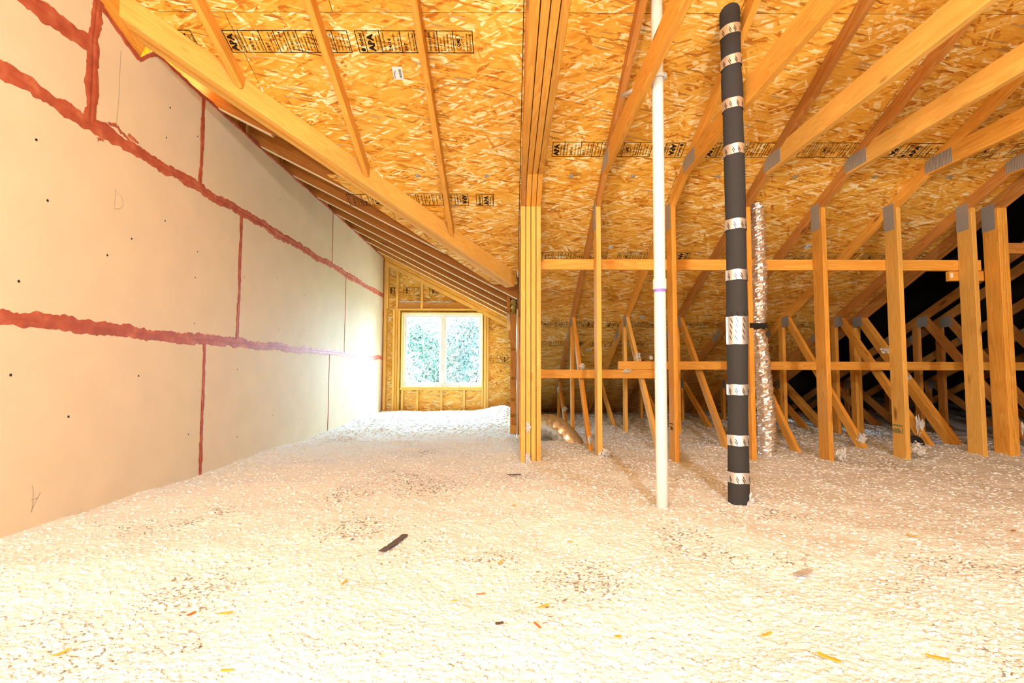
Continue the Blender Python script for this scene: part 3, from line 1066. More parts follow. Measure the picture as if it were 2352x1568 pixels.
def valley_y(x): return VA.y + (x - VA.x) * vd.y / vd.x
for x, lab in ((-1.708, 'jack rafter nearest the gypsum wall, resting on the valley beam'), (-1.100, 'middle jack rafter between valley beam and ridge'),
               (-.528, 'jack rafter beside the four-ply girder, longest of the three')):
    ye = valley_y(x) - .01
    t = thing('jack_rafter', V(x, ye, chord_z(ye)), lab, 'rafter', 'jack rafters above the valley beam')
    nrm = Vector((0, S1 * c1, c1)) * .0445
    board('rafter_board', V(x, YR, chord_z(YR)) + nrm, V(x, ye, chord_z(ye)) + nrm, (1, 0, 0), .038, .089, M['lumber'], t)
# board that hangs at the gypsum wall under the main roof
t = thing('wall_rafter', V(WX - .03, 1.5, 2.2), 'rafter against the top of the gypsum wall, cut short at the dormer', 'rafter')
board('rafter_board', V(WX - .03, YR, edge_z(YR) + .09), V(WX - .03, 2.80, edge_z(2.80) + .09), (1, 0, 0), .038, .15, M['lumber'], t)
board('rafter_board', V(WX - .20, YR, edge_z(YR) + .09), V(WX - .20, 2.86, edge_z(2.86) + .09), (1, 0, 0), .16, .13, M['osb'], t)

ends = {}
raft = [(3.53, 'first'), (4.15, 'second'), (4.778, 'third'), (5.378, 'fourth'), (5.976, 'fifth'), (6.61, 'sixth'), (7.23, 'seventh'), (7.83, 'eighth')]
for i, (y, nth) in enumerate(raft):
    if y < 5.0:
        xe = min(VA.x + (y - VA.y) * vd.x / vd.y - .185, WX + (1.88 - roof_z(y - .02)) / S2 - .03)
    elif i == 3:
        xe = .066
    else:
        xe = -.055
    t = thing('dormer_rafter', V(xe, y, raft_z(xe)), nth + ' dormer rafter counted from the valley beam towards the window', 'rafter', 'dormer rafters')
    up = Vector((S2 * c2, 0, c2)) * .07
    xs = WX - .40
    board('rafter_board', V(xs, y, raft_z(xs)) + up, V(xe, y, raft_z(xe)) + up, (0, 1, 0), .038, .14, M['lumber_shaded'], t)
    board('edge_strip', V(WX - .0, y - .0005, raft_z(WX)) + Vector((0, 0, .003)), V(xe - .003, y - .0005, raft_z(xe - .003)) + Vector((0, 0, .003)), (0, 1, 0), .0385, .008, M['lumber_lit_edge'], t, .001)  # added cream strip, paints daylight along the rafter's bottom edge
# blocking between rafters above the gypsum
for i in range(len(raft)):
    y0 = raft[i][0] + .02
    y1 = raft[i + 1][0] - .02 if i + 1 < len(raft) else YF - .02
    t = thing('rafter_block', V(WX - .10, (y0 + y1) / 2, 1.95), 'blocking piece above the gypsum wall behind the ' + raft[i][1] + ' dormer rafter', 'block', 'blocking between dormer rafters')
    axis_box('block_board', V(WX - .14, y0, 1.84), V(WX - .10, y1, 2.07), M['osb'], t)
# ledger at the low end of the far rafters and the narrow bearing wall below it
t = thing('ledger_beam', V(-.03, 7.0, .7), 'ledger at the low ends of the dormer rafters beside the girder', 'beam')
axis_box('ledger_board', V(-.052, 5.70, .66), V(-.014, YF, .92), M['lumber_brown'], t)
axis_box('ledger_end', V(-.050, 8.10, .52), V(-.020, 8.26, .66), M['lumber_brown'], t)
bw = bpy.data.objects.new('wall_nook_right', None); link(bw); tag(bw, kind='structure')
for y in (5.75, 6.35, 6.95, 7.55, 8.15):
    axis_box('stud', V(-.010, y, -1.16), V(.055, y + .038, .66), M['lumber_brown'], bw)
axis_box('bottom_plate', V(-.012, 5.7, -.72), V(.058, 8.3, -.60), M['lumber'], bw)
for z in (.33, .0, -.24, -.42):
    axis_box('nailing_plate', V(-.014, 6.9, z), V(-.0105, 7.05, z + .11), M['steel'], bw, 0)
    axis_box('rail', V(-.008, 5.75, z - .10), V(.05, 8.2, z - .06), M['lumber'], bw)
mesh_obj('side_sheathing', [V(.070, 4.98, roof_z(4.98)), V(.070, 8.9, roof_z(8.9)), V(.070, 8.9, raft_z(.07) + RV + .03), V(.070, 4.98, raft_z(.07) + RV + .03)], [(0, 1, 2, 3)], M['osb'], bw)
axis_box('edge_strip', V(.058, 5.30, -.70), V(.068, 5.42, .66), M['gypsum'], bw, 0)

# ------------------------------------------------------------------ far wall with the window
fw = bpy.data.objects.new('wall_far', None); link(fw); tag(fw, kind='structure')
YO = YF + .089                                # sheathing plane
FR_FAR = Matrix(((1, 0, 0, 0), (0, 0, 1, YO), (0, 1, 0, ZC), (0, 0, 0, 1)))   # u = x, v = z, normal away from room
OX0, OX1, OZ0, OZ1 = -1.815, -.462, -.262, .972      # window opening in the sheathing
def far_panel(poly):
    poly = clip(poly, lambda u, v: raft_z(u) + .15 - v)
    if len(poly) >= 3:
        return slab('osb_sheet', poly, FR_FAR, .0115, M['osb'], fw, .001)
far_panel([(-2.3, -1.25), (OX0, -1.25), (OX0, .385), (-2.3, .385)])
far_panel([(-2.3, .385), (OX0, .385), (OX0, 1.60), (-2.3, 1.60)])
far_panel([(-2.3, 1.60), (-.9, 1.60), (-.9, 2.2), (-2.3, 2.2)])
far_panel([(OX0, OZ1), (-1.02, OZ1), (-1.02, 1.60), (OX0, 1.60)])
far_panel([(-1.02, OZ1), (.1, OZ1), (.1, 1.60), (-1.02, 1.60)])
far_panel([(OX1, .385), (.1, .385), (.1, OZ1), (OX1, OZ1)])
far_panel([(OX1, -1.25), (.1, -1.25), (.1, .385), (OX1, .385)])
far_panel([(OX0, -1.25), (OX1, -1.25), (OX1, OZ0), (OX0, OZ0)])
for (x0, x1, z0, z1) in ((-2.6, OX0, -1.25, 2.3), (OX1, .5, -1.25, 2.3), (OX0, OX1, -1.25, OZ0), (OX0, OX1, OZ1, 2.3)):
    axis_box('siding', V(x0, YO + .013, z0), V(x1, YO + .030, z1), M['underlay'], fw, 0)
def stud(name, x0, x1, z0, z1, mat='lumber_pale', y0=YF, y1=YO - .001):
    axis_box(name, V(x0, y0, z0), V(x1, y1, z1), M[mat], fw)
stud('corner_stud', -2.105, -2.060, -1.2, 1.86)
stud('king_stud', -1.955, -1.917, -1.2, .62 + .4, 'lumber_pale')
stud('king_stud', -1.912, -1.874, -1.2, 1.02, 'lumber')
stud('jack_stud', -1.869, -1.831, -1.2, 1.0)
stud('king_stud', -.452, -.414, -1.2, 1.02)
stud('jack_stud', -.496, -.458, -1.2, -.272)
stud('king_stud', -.409, -.371, -1.2, .95)
stud('upper_stud', -1.912, -1.874, 1.035, 1.745)
stud('upper_stud', -1.500, -1.462, 1.035, 1.53)
stud('upper_stud', -2.06, -2.04, 1.035, 1.83)
stud('header', -1.870, -.46, 1.035, 1.145, 'lumber_brown', YF + .03)
stud('header_plate', -1.955, -.371, 1.000, 1.034, 'lumber_pale', YF - .004)
stud('sill_plate', -1.825, -.46, -.310, -.272, 'lumber_pale', YF - .003)
for x in (-1.80, -1.555, -1.16, -.79):
    stud('cripple_stud', x, x + .036, -1.2, -.311)
# sloping top plates
for dz, nm in ((0.0, 'top_plate'), (-.075, 'top_plate')):
    up = Vector((S2 * c2, 0, c2)) * .03
    board(nm, V(WX, YF + .04, raft_z(WX) + dz - .03) + up, V(-.03, YF + .04, raft_z(-.03) + dz - .03) + up, (0, 1, 0), .09 + dz * .1, .062, M['lumber_pale' if dz else 'lumber'], fw)
for (x, z, k) in ((-2.00, 1.335, 'd'), (-1.66, 1.335, 'c'), (-.20, .20, 'c'), (-1.30, 1.335, 'd')):
    o = bpy.data.objects.new('printed_stamp', ST[k][0]); link(o)
    place(o, fw, FR_FAR @ Matrix.Translation((x, z, -.0008)) @ Matrix.Rotation(math.pi, 4, 'Z') if z > 1 else FR_FAR @ Matrix.Translation((x, z, -.0008)))

win = bpy.data.objects.new('window_1', None)
win.location = V(-1.15, YO, OZ0)
link(win); tag(win, kind='structure')
def wbox(name, x0, x1, z0, z1, y0, y1, mat, parent=None, bev=.003):
    return axis_box(name, V(x0, y0, z0), V(x1, y1, z1), mat, parent or win, bev)
# wooden extension jambs around the vinyl frame
wbox('wood_jamb', OX0, OX0 + .016, OZ0, OZ1, YF - .002, YO + .03, M['lumber_pale'])
wbox('wood_jamb', OX1 - .016, OX1, OZ0, OZ1, YF - .002, YO + .03, M['lumber_pale'])
wbox('wood_jamb', OX0, OX1, OZ1 - .016, OZ1, YF - .002, YO + .03, M['lumber_pale'])
wbox('wood_jamb', OX0, OX1, OZ0 - .01, OZ0 + .008, YF - .002, YO + .03, M['lumber_pale'])
fx0, fx1, fz0, fz1 = OX0 + .017, OX1 - .017, OZ0 + .010, OZ1 - .017
fy0, fy1 = YO - .015, YO + .055
wbox('window_frame', fx0, fx0 + .034, fz0, fz1, fy0, fy1, M['vinyl'])
wbox('window_frame', fx1 - .034, fx1, fz0, fz1, fy0, fy1, M['vinyl'])
wbox('window_frame', fx0 + .034, fx1 - .034, fz1 - .034, fz1, fy0 + .001, fy1, M['vinyl'])
wbox('window_frame', fx0 + .034, fx1 - .034, fz0, fz0 + .040, fy0 + .001, fy1, M['vinyl'])
mx_ = (fx0 + fx1) / 2
wbox('window_mullion', mx_ - .030, mx_ + .030, fz0 + .040, fz1 - .034, fy0 - .003, fy1, M['vinyl'])
for a, b in ((fx0 + .034, mx_ - .030), (mx_ + .030, fx1 - .034)):
    z0, z1 = fz0 + .040, fz1 - .034
    s = bpy.data.objects.new('sash', None)
    s.location = (0, 0, 0)
    link(s); place(s, win, Matrix.Translation(V((a + b) / 2, YO, z0)))
    y0, y1 = YO + .004, YO + .040
    wbox('sash_rail', a, a + .026, z0, z1, y0, y1, M['vinyl'], s)
    wbox('sash_rail', b - .026, b, z0, z1, y0, y1, M['vinyl'], s)
    wbox('sash_rail', a + .026, b - .026, z1 - .026, z1, y0 + .001, y1, M['vinyl'], s)
    wbox('sash_rail', a + .026, b - .026, z0, z0 + .030, y0 + .001, y1, M['vinyl'], s)
    mesh_obj('glass_pane', [V(a + .02, YO + .022, z0 + .02), V(b - .02, YO + .022, z0 + .02), V(b - .02, YO + .022, z1 - .02), V(a + .02, YO + .022, z1 - .02)], [(0, 1, 2, 3)], M['glass'], s)
    cx = (a + b) / 2
    wbox('glazing_bar', cx - .006, cx + .006, .356, z1 - .02, YO + .014, YO + .020, M['grille'], s, 0)
    for zz in (.356, .645):
        wbox('glazing_bar', a + .02, b - .02, zz - .006, zz + .006, YO + .0135, YO + .0205, M['grille'], s, 0)
    cr = wbox('crank_handle', cx - .05, cx + .05, fz0 + .028, fz0 + .040, fy0 - .035, fy0 - .012, M['vinyl'], s)
for s_ in (-1, 1):
    wbox('sash_lock', mx_ + s_ * .018 - .004, mx_ + s_ * .018 + .004, -.02, .12, fy0 - .012, fy0, M['grille'])
# ------------------------------------------------------------------ blown insulation
def hash2(ix, iy, seed):
    h = (ix.astype(np.int64) * 374761393 + iy.astype(np.int64) * 668265263 + seed * 982451653) & 0x7fffffff
    h = ((h ^ (h >> 13)) * 1274126177) & 0x7fffffff
    h = (h ^ (h >> 16)) & 0xffff
    return h / 32768.0 - 1.0
def vnoise(x, y, scale, seed):
    """gradient noise on a lattice turned by an angle of its own"""
    t = 0.7 + 1.3 * seed
    x, y = (x * math.cos(t) - y * math.sin(t)) / scale + 1000.0, (x * math.sin(t) + y * math.cos(t)) / scale + 1000.0
    ix = np.floor(x); iy = np.floor(y)
    fx = x - ix; fy = y - iy
    ux = fx ** 3 * (fx * (fx * 6 - 15) + 10); uy = fy ** 3 * (fy * (fy * 6 - 15) + 10)
    def g(dx, dy):
        a = hash2(ix + dx, iy + dy, seed) * math.pi
        return np.cos(a) * (fx - dx) + np.sin(a) * (fy - dy)
    a, b, c, d = g(0, 0), g(1, 0), g(0, 1), g(1, 1)
    return ((a * (1 - ux) + b * ux) * (1 - uy) + (c * (1 - ux) + d * ux) * uy) * 1.6
def sstep(a, b, x):
    t = np.clip((x - a) / (b - a), 0, 1)
    return t * t * (3 - 2 * t)
def fluff_z(x, y):
    """height of the insulation surface relative to eye level"""
    x = np.asarray(x, float); y = np.asarray(y, float)
    z = -.700 + .022 * vnoise(x, y, 1.1, 1) + .018 * vnoise(x, y, .45, 2)
    z = z + .060 * sstep(5.0, 8.3, y) * sstep(.3, -.2, x)
    z = z + .11 * np.exp(-(((x + .10) / .30) ** 2 + ((y - 7.9) / .8) ** 2))
    z = z + .04 * np.exp(-(((x - .70) / .22) ** 2 + ((y - 4.0) / .22) ** 2))
    z = z + .045 * sstep(2.6, 3.4, x) * np.exp(-((y - 4.3) / .5) ** 2)
    z = z + .05 * np.exp(-(((x - .40) / .2) ** 2 + ((y - 4.75) / .25) ** 2))
    # soft clumps
    z = z + .007 * vnoise(x, y, .19, 7)
    z = z + .0022 * vnoise(x, y, .085, 8)
    z = z - .0030 * (np.abs(vnoise(x, y, .045, 3)) - .3)
    z = z + .0024 * vnoise(x, y, .027, 5)
    z = z + .0026 * vnoise(x, y, .0165, 6)
    return z
def spaced(segs):
    out = [segs[0][0]]
    for a, b, s in segs:
        n = max(1, int(round((b - a) / s)))
        out += list(np.linspace(a, b, n + 1)[1:])
    return np.array(out)
gx = spaced([(WX - .005, -1.4, .010), (-1.4, 1.7, .0075), (1.7, 2.9, .011), (2.9, 4.6, .02), (4.6, 10.0, .07)])
gy = spaced([(-6.4, -.5, .3), (-.5, .8, .05), (.8, 2.0, .0065), (2.0, 3.2, .010), (3.2, 5.2, .018), (5.2, 8.36, .030), (8.36, 9.1, .06), (9.1, 16.0, .25)])
GX, GY = np.meshgrid(gx, gy)
GZ = fluff_z(GX, GY) + ZC
nx, ny = len(gx), len(gy)
co = np.stack([GX, GY, GZ], -1).reshape(-1, 3).astype(np.float32)
idx = np.arange(nx * ny).reshape(ny, nx)
quads = np.stack([idx[:-1, :-1], idx[:-1, 1:], idx[1:, 1:], idx[1:, :-1]], -1).reshape(-1, 4).astype(np.int32)
me = bpy.data.meshes.new('blown_insulation')
me.vertices.add(len(co)); me.vertices.foreach_set('co', co.ravel())
me.loops.add(quads.size); me.loops.foreach_set('vertex_index', quads.ravel())
me.polygons.add(len(quads))
me.polygons.foreach_set('loop_start', np.arange(0, quads.size, 4, dtype=np.int32))
me.polygons.foreach_set('loop_total', np.full(len(quads), 4, dtype=np.int32))
me.polygons.foreach_set('use_smooth', np.ones(len(quads), dtype=bool))
me.update(calc_edges=True)
me.materials.append(M['fluff'])
ins = bpy.data.objects.new('blown_insulation', me)
link(ins)
tag(ins, 'white blown fibre insulation covering the whole attic floor', 'insulation', kind='stuff')
def fz(x, y): return float(fluff_z(x, y))

# loose flecks of fibre that make the surface grainy (uncountable: one object)
def fleck_field(name, n, label):
    rg = np.random.default_rng(23)
    ph = (1 + 5 ** .5) / 2
    bv = np.array([(-1, ph, 0), (1, ph, 0), (-1, -ph, 0), (1, -ph, 0), (0, -1, ph), (0, 1, ph), (0, -1, -ph), (0, 1, -ph), (ph, 0, -1), (ph, 0, 1), (-ph, 0, -1), (-ph, 0, 1)], float)
    bv /= np.linalg.norm(bv[0])
    bf = np.array([(0, 11, 5), (0, 5, 1), (0, 1, 7), (0, 7, 10), (0, 10, 11), (1, 5, 9), (5, 11, 4), (11, 10, 2), (10, 7, 6), (7, 1, 8), (3, 9, 4), (3, 4, 2), (3, 2, 6), (3, 6, 8), (3, 8, 9), (4, 9, 5), (2, 4, 11), (6, 2, 10), (8, 6, 7), (9, 8, 1)], np.int32)
    # denser close by, thinning out with distance
    y = .75 + 7.5 * rg.random(n) ** 2.0
    x = rg.uniform(-1, 1, n) * np.minimum(4.6, 1.25 * y + .6) + .2
    keep = (x > WX + .01)
    x, y = x[keep], y[keep]
    n = len(x)
    s_ = (rg.uniform(.0025, .0065, n) * (.8 + .26 * y))[:, None, None] * rg.uniform(.6, 1.5, (n, 1, 3)) * np.array([1.25, 1.25, .55])
    v = bv[None] * (1 + rg.uniform(-.30, .30, (n, 12, 1))) * s_
    a = rg.uniform(0, 6.283, n); b = rg.uniform(-.45, .45, n)
    ca, sa, cb, sb = np.cos(a)[:, None], np.sin(a)[:, None], np.cos(b)[:, None], np.sin(b)[:, None]
    X_, Y_, Z_ = v[..., 0], v[..., 1], v[..., 2]
    Y2 = Y_ * cb - Z_ * sb; Z2 = Y_ * sb + Z_ * cb
    X3 = X_ * ca - Y2 * sa; Y3 = X_ * sa + Y2 * ca
    z = fluff_z(x, y) + ZC - s_[:, 0, 2] * rg.uniform(.0, .55, n)
    co = np.stack([X3 + x[:, None], Y3 + y[:, None], Z2 + z[:, None]], -1).reshape(-1, 3).astype(np.float32)
    tri = (bf[None] + (np.arange(n) * 12)[:, None, None]).reshape(-1, 3).astype(np.int32)
    me = bpy.data.meshes.new(name)
    me.vertices.add(len(co)); me.vertices.foreach_set('co', co.ravel())
    me.loops.add(tri.size); me.loops.foreach_set('vertex_index', tri.ravel())
    me.polygons.add(len(tri))
    me.polygons.foreach_set('loop_start', np.arange(0, tri.size, 3, dtype=np.int32))
    me.polygons.foreach_set('loop_total', np.full(len(tri), 3, dtype=np.int32))
    me.polygons.foreach_set('use_smooth', np.ones(len(tri), dtype=bool))
    me.update(calc_edges=True)
    me.materials.append(M['fluff'])
    o = bpy.data.objects.new(name, me)
    link(o)
    return tag(o, label, 'insulation', kind='stuff')
fleck_field('insulation_flecks', 62000, 'loose white fibre flecks lying on top of the blown insulation')

# ------------------------------------------------------------------ pipes and ducts
# white plastic pipe
pb = Vector((.768, 2.600)); z0 = fz(*pb) - .12
top = 2.16
px = lambda z: pb.x + .004 * (z + .7)
t = thing('plastic_pipe', V(pb.x, pb.y, z0), 'white plastic vent pipe rising through the roof in front of the posts', 'pipe')
R = .0302
vs, fs = tube([V(px(z), pb.y, z) for z in np.linspace(z0, top, 14)], R, 28)
mesh_obj('pipe_body', vs, fs, M['pvc'], t, True)
zc = .455
rad = [R, R + .0035, R + .0045, R + .0045, R + .0035, R]
hz = [zc - .0275, zc - .0275, zc - .024, zc + .024, zc + .0275, zc + .0275]
vs, fs = tube([V(px(z), pb.y, z + 1e-5 * i) for i, z in enumerate(hz)], rad, 28)
mesh_obj('coupling', vs, fs, M['pvc'], t)
vs, fs = tube([V(px(z), pb.y, z) for z in (zc - .042, zc - .026)], R + .0006, 28)
mesh_obj('primer_ring', vs, fs, M['primer'], t, True)
# strap that ties it to the truss chord
zs = 1.565
t = thing('pipe_strap', V(px(zs), pb.y, zs), 'white hanger strap hooked round the plastic pipe up by the tie', 'strap')
vs, fs = tube([V(px(zs) + .040 * math.cos(a), pb.y + .040 * math.sin(a), zs + .006 * math.cos(a)) for a in np.linspace(-2.2, 2.6, 24)], .0105, 10)
mesh_obj('loop', vs, fs, M['pvc'], t, True)
vs, fs = tube([V(px(zs) - .034, pb.y + .022, zs), V(.700, 2.77, 1.600), V(.655, 2.905, 1.640)], .0125, 10)
mesh_obj('strap_bar', vs, fs, M['pvc'], t, True)

# black insulated pipe with foil bands
qb = Vector((1.218, 2.720)); z0 = fz(*qb) - .12
t = thing('insulated_pipe', V(qb.x, qb.y, z0), 'black foam-wrapped pipe with silver foil tape bands', 'pipe')
qx = lambda z: qb.x + .004 * (z + .7) + .0065 * math.sin(1.9 * z)
RB = .0525
zz = np.linspace(z0, 2.065, 60)
rr = [RB + .0015 * math.sin(7 * z) + (.0045 if 1.52 < z < 1.66 else 0) for z in zz]
vs, fs = tube([V(qx(z), qb.y, z) for z in zz], rr, 32)
mesh_obj('foam_sleeve', vs, fs, M['foam'], t, True)
vs, fs = tube([V(qx(2.0), qb.y, 2.0), V(qx(2.0), qb.y, 2.35)], .030, 20)
mesh_obj('inner_pipe', vs, fs, M['pvc'], t, True)
bands = [(1.898, 0.017, 0.3), (1.721, 0.017, 0.34), (1.475, 0.018, 0.1), (1.217, 0.018, 0.14), (0.801, 0.019, 0.02), (0.523, 0.022, 0), (0.223, 0.075, 0), (-0.094, 0.024, 0), (-0.361, 0.025, 0), (-0.556, 0.026, 0)]   # height above eye level, half width, tilt
for i, (zb, hw, tilt) in enumerate(bands):
    hw = .028 if hw < .03 else hw
    vs, fs = tube([V(qx(zb), qb.y, zb + s * hw) for s in (-1, -.5, 0, .5, 1)], RB + (.0075 if 1.5 < zb < 1.68 else .0035), 32, cap=False)
    vs = [Vector((v.x, v.y, v.z + tilt * .6 * (v.x - qx(zb)) + 0.0012 * math.sin(5 * math.atan2(v.y - qb.y, v.x - qx(zb)) + i))) for v in vs]
    o = mesh_obj('foil_band', vs, fs, M['foil_tape'], t, True)
    # slanted printed words on the tape
    P = Print()
    r = random.Random(40 + i)
    for k in range(-2, 3):
        th0 = -math.pi / 2 + k * .62 + r.uniform(-.1, .1)
        for row in range(2 if hw < .05 else 5):
            for j in range(4):
                a0 = th0 + .055 * j + .05 * row
                z_ = -hw * .55 + .011 * row - .006 * j + .008 + (.02 * row if hw > .05 else 0)
                b0 = len(P.v)
                rr_ = RB + (.0082 if 1.5 < zb < 1.68 else .0042)
                for aa, dz in ((a0, 0), (a0 + .048, -.005), (a0 + .048, .004), (a0, .009)):
                    x_ = qx(zb) + rr_ * math.cos(aa); y_ = qb.y + rr_ * math.sin(aa)
                    P.v.append((x_, y_, zb + ZC + z_ + dz + tilt * .6 * (x_ - qx(zb))))
                P.f.append((b0, b0 + 1, b0 + 2, b0 + 3))
    b = bpy.data.objects.new('tape_print', P.mesh('tape_print')); link(b); place(b, o, Matrix.Identity(4))
    b['kind'] = 'stuff'

# flexible foil duct
t = thing('foil_duct', V(2.13, 4.23, fz(2.13, 4.23) - .1), 'crinkled silver foil duct standing beside a truss post', 'duct')
path = []
for s in np.linspace(0, 1, 210):
    z = -.80 + s * 2.20
    x = 2.128 - .092 * s + .012 * math.sin(9 * s) - .02 * math.exp(-((z - .36) / .10) ** 2)
    y = 4.235 - .11 * s
    path.append(V(x, y, z))
rn = np.random.default_rng(3)
base_r = []
for i, p in enumerate(path):
    z = p.z - ZC
    r = .061 + .003 * math.sin(i * 1.9) + .010 * math.exp(-((z + .45) / .35) ** 2) - .012 * math.exp(-((z - .36) / .05) ** 2) - .008 * (z > .9)
    base_r.append(r)
wn_ = rn.uniform(-1, 1, (210, 40))
vs, fs = tube(path, base_r, 20, wob=lambda i, k: 1 + .09 * wn_[i % 210, k] + .030 * math.sin(i * 1.05 + 2.2 * math.sin(k * .47 + i * .05)) + .03 * math.sin(i * .41 + k * .63))
vs = [Vector((v.x, v.y, v.z + rn.uniform(-.004, .004))) for v in vs]
mesh_obj('duct_sleeve', vs, fs, M['foil'], t, False)
t2 = thing('duct_strap', V(2.06, 4.19, .36), 'black strap tying the foil duct to the truss post', 'strap')
vs, fs = tube([V(2.040 + .052 * math.cos(a), 4.185 + .056 * math.sin(a), .362 - .01 * math.sin(a)) for a in np.linspace(-math.pi, math.pi, 26)], .017, 8)
mesh_obj('loop', vs, fs, M['strap'], t2, True)
axis_box('strap_tail', V(1.908, 4.006, .352), V(2.045, 4.016, .392), M['strap'], t2)
# buried foil elbow by the girder
t = thing('duct_elbow', V(.42, 5.25, -.75), 'shiny foil duct elbow half buried beside the girder truss', 'duct')
pth = [V(.14 + .50 * s, 5.36 - .34 * s, -.86 + .31 * math.sin(math.pi * (.12 + .80 * s))) for s in np.linspace(0, 1, 40)]
vs, fs = tube(pth, [.115 + .004 * math.sin(i * 1.6) for i in range(40)], 36)
mesh_obj('elbow_sleeve', vs, fs, foil('smooth_foil', (.80, .80, .80), 12, .4, .22), t, True)
# black rubber collar behind the stamped post
t = thing('black_collar', V(3.62, 4.55, -.70), 'black round pipe collar on the insulation behind the stamped post', 'pipe collar')
vs, fs = tube([V(3.62 + .06 * math.cos(a), 4.55, -.67 + .085 * math.sin(a)) for a in np.linspace(0, 2 * math.pi, 30)], .022, 10, cap=False)
mesh_obj('collar_ring', vs, fs, M['rubber'], t, True)

# ------------------------------------------------------------------ tufts of fibre caught on the timber
def tuft_mesh(seed):
    """ragged wad: many small flattened flecks and fibres about a core"""
    bm = bmesh.new()
    r = random.Random(seed)
    def fleck(c, s, q):
        g = bmesh.ops.create_icosphere(bm, subdivisions=1, radius=1.0)
        for v in g['verts']:
            k = r.uniform(.6, 1.3)
            v.co = q @ Vector((v.co.x * s[0] * k, v.co.y * s[1] * k, v.co.z * s[2] * k)) + c
    def rq():
        return Matrix.Rotation(r.uniform(0, 6.28), 3, 'X') @ Matrix.Rotation(r.uniform(0, 6.28), 3, 'Y') @ Matrix.Rotation(r.uniform(0, 6.28), 3, 'Z')
    for k in range(16):
        c = Vector((r.gauss(0, .33), r.gauss(0, .33), r.gauss(0, .33)))
        s_ = r.uniform(.22, .42)
        fleck(c, (s_, s_ * .8, s_ * .7), rq())
    for k in range(55):
        d = Vector((r.gauss(0, 1), r.gauss(0, 1), r.gauss(0, 1))).normalized()
        fleck(d * r.uniform(.45, 1.0), (r.uniform(.10, .26), r.uniform(.05, .12), r.uniform(.03, .08)), rq())
    m_ = bpy.data.meshes.new('tuft')
    bm.to_mesh(m_); bm.free()
    m_.materials.append(M['tuft'])
    return m_
TM = [tuft_mesh(s) for s in range(5)]
def on_diag(x, s, y0=5.658, y1=4.44, z1=-.73):
    """point on the front of a truss diagonal at fraction s from the top"""
    zt = chord_z(y0)
    return (x, y0 + (y1 - y0) * s - .01, zt + (z1 - zt) * s)
tufts = [
    ((.705, 5.00, .050), (.033, .03, .038), 'fibre tuft on the short lower brace at the first single truss'),
    (on_diag(1.315, .345), (.042, .035, .055), 'fibre tuft caught on the diagonal left of the white pipe'),
    ((1.13, 4.975, .008), (.060, .02, .022), 'flat fibre tuft at the free end of the lower long brace'),
    ((1.38, 4.97, .135), (.03, .02, .03), 'small fibre tuft on the brace just left of the white pipe'),
    ((.135, 4.000, -.44), (.022, .012, .050), 'ragged fibre tuft stuck to the front of the girder posts'),
    ((.690, 4.455, -.60), (.022, .02, .045), 'fibre tuft at the foot of the diagonal beside the first single post'),
    ((.735, 3.985, -.635), (.050, .045, .045), 'fibre tuft heaped at the foot of the first single post'),
    ((.700, 7.28, -.245), (.055, .05, .055), 'round fibre tuft on the deepest web joint beside the girder'),
    ((.715, 6.70, -.50), (.045, .04, .04), 'fibre tuft half way down the short deep diagonal'),
    ((2.585, 3.985, -.640), (.035, .035, .065), 'upright fibre tuft at the right foot of the post after the foil duct'),
    ((3.200, 3.995, -.600), (.060, .05, .075), 'big fibre tuft at the right foot of the green-stamped post'),
    (on_diag(3.960, .29), (.045, .03, .055), 'fibre tuft on a diagonal high between the two wide posts'),
    (on_diag(3.970, .50), (.04, .02, .03), 'small fibre tuft below the long lower brace at the right'),
    (on_diag(3.140, .90), (.045, .04, .065), 'fibre tuft clinging to the foot of the diagonal right of the foil duct'),
    (on_diag(3.752, .82), (.045, .03, .110), 'long fibre tuft along the diagonal behind the stamped post'),
    (on_diag(3.990, .95), (.045, .03, .045), 'fibre tuft at the foot of the diagonal left of the wide smooth post'),
    ((4.034, 4.00, -.43), (.010, .012, .050), 'thin fibre tuft on the edge of the doubled post'),
    ((4.10, 3.98, -.66), (.13, .06, .05), 'low fibre heap against the foot of the doubled post'),
    ((.14, 3.965, -.695), (.075, .04, .028), 'fibre heap against the foot of the girder posts'),
    ((1.250, 2.690, -.690), (.055, .03, .026), 'fibre tuft at the foot of the black insulated pipe'),
]
for i, (p, s, lab) in enumerate(tufts):
    o = bpy.data.objects.new('fibre_tuft', TM[i % 5])
    link(o)
    o.location = V(*p)
    o.scale = s
    o.rotation_euler = (.2 * i, .1 * i, 1.3 * i)
    if s[2] > 1.3 * s[0]: o.rotation_euler = (0, 0, .7 * i)
    tag(o, lab, 'insulation tuft', 'tufts of fibre caught on the timber')
# insulation crumbs on the window sill and header
for k, (x0, x1, z, lab) in enumerate(((-1.80, -.49, OZ0 + .012, 'ridge of white fibre crumbs lying along the window sill'), (-1.88, -1.0, 1.150, 'white fibre crumbs on top of the window header'))):
    bm = bmesh.new()
    r = random.Random(k)
    for j in range(70):
        xx = x0 + (x1 - x0) * (j + r.random()) / 70
        g = bmesh.ops.create_icosphere(bm, subdivisions=1, radius=r.uniform(.008, .020))
        for v in g['verts']:
            v.co = Vector((v.co.x * 1.6 + xx, v.co.y + YF + .02 + r.uniform(0, .05), v.co.z * .7 + z + ZC + r.uniform(-.004, .004)))
    me_ = bpy.data.meshes.new('fibre_crumbs'); bm.to_mesh(me_); bm.free()
    me_.materials.append(M['tuft'])
    o = bpy.data.objects.new('fibre_crumbs', me_); link(o)
    tag(o, lab, 'insulation', kind='stuff')

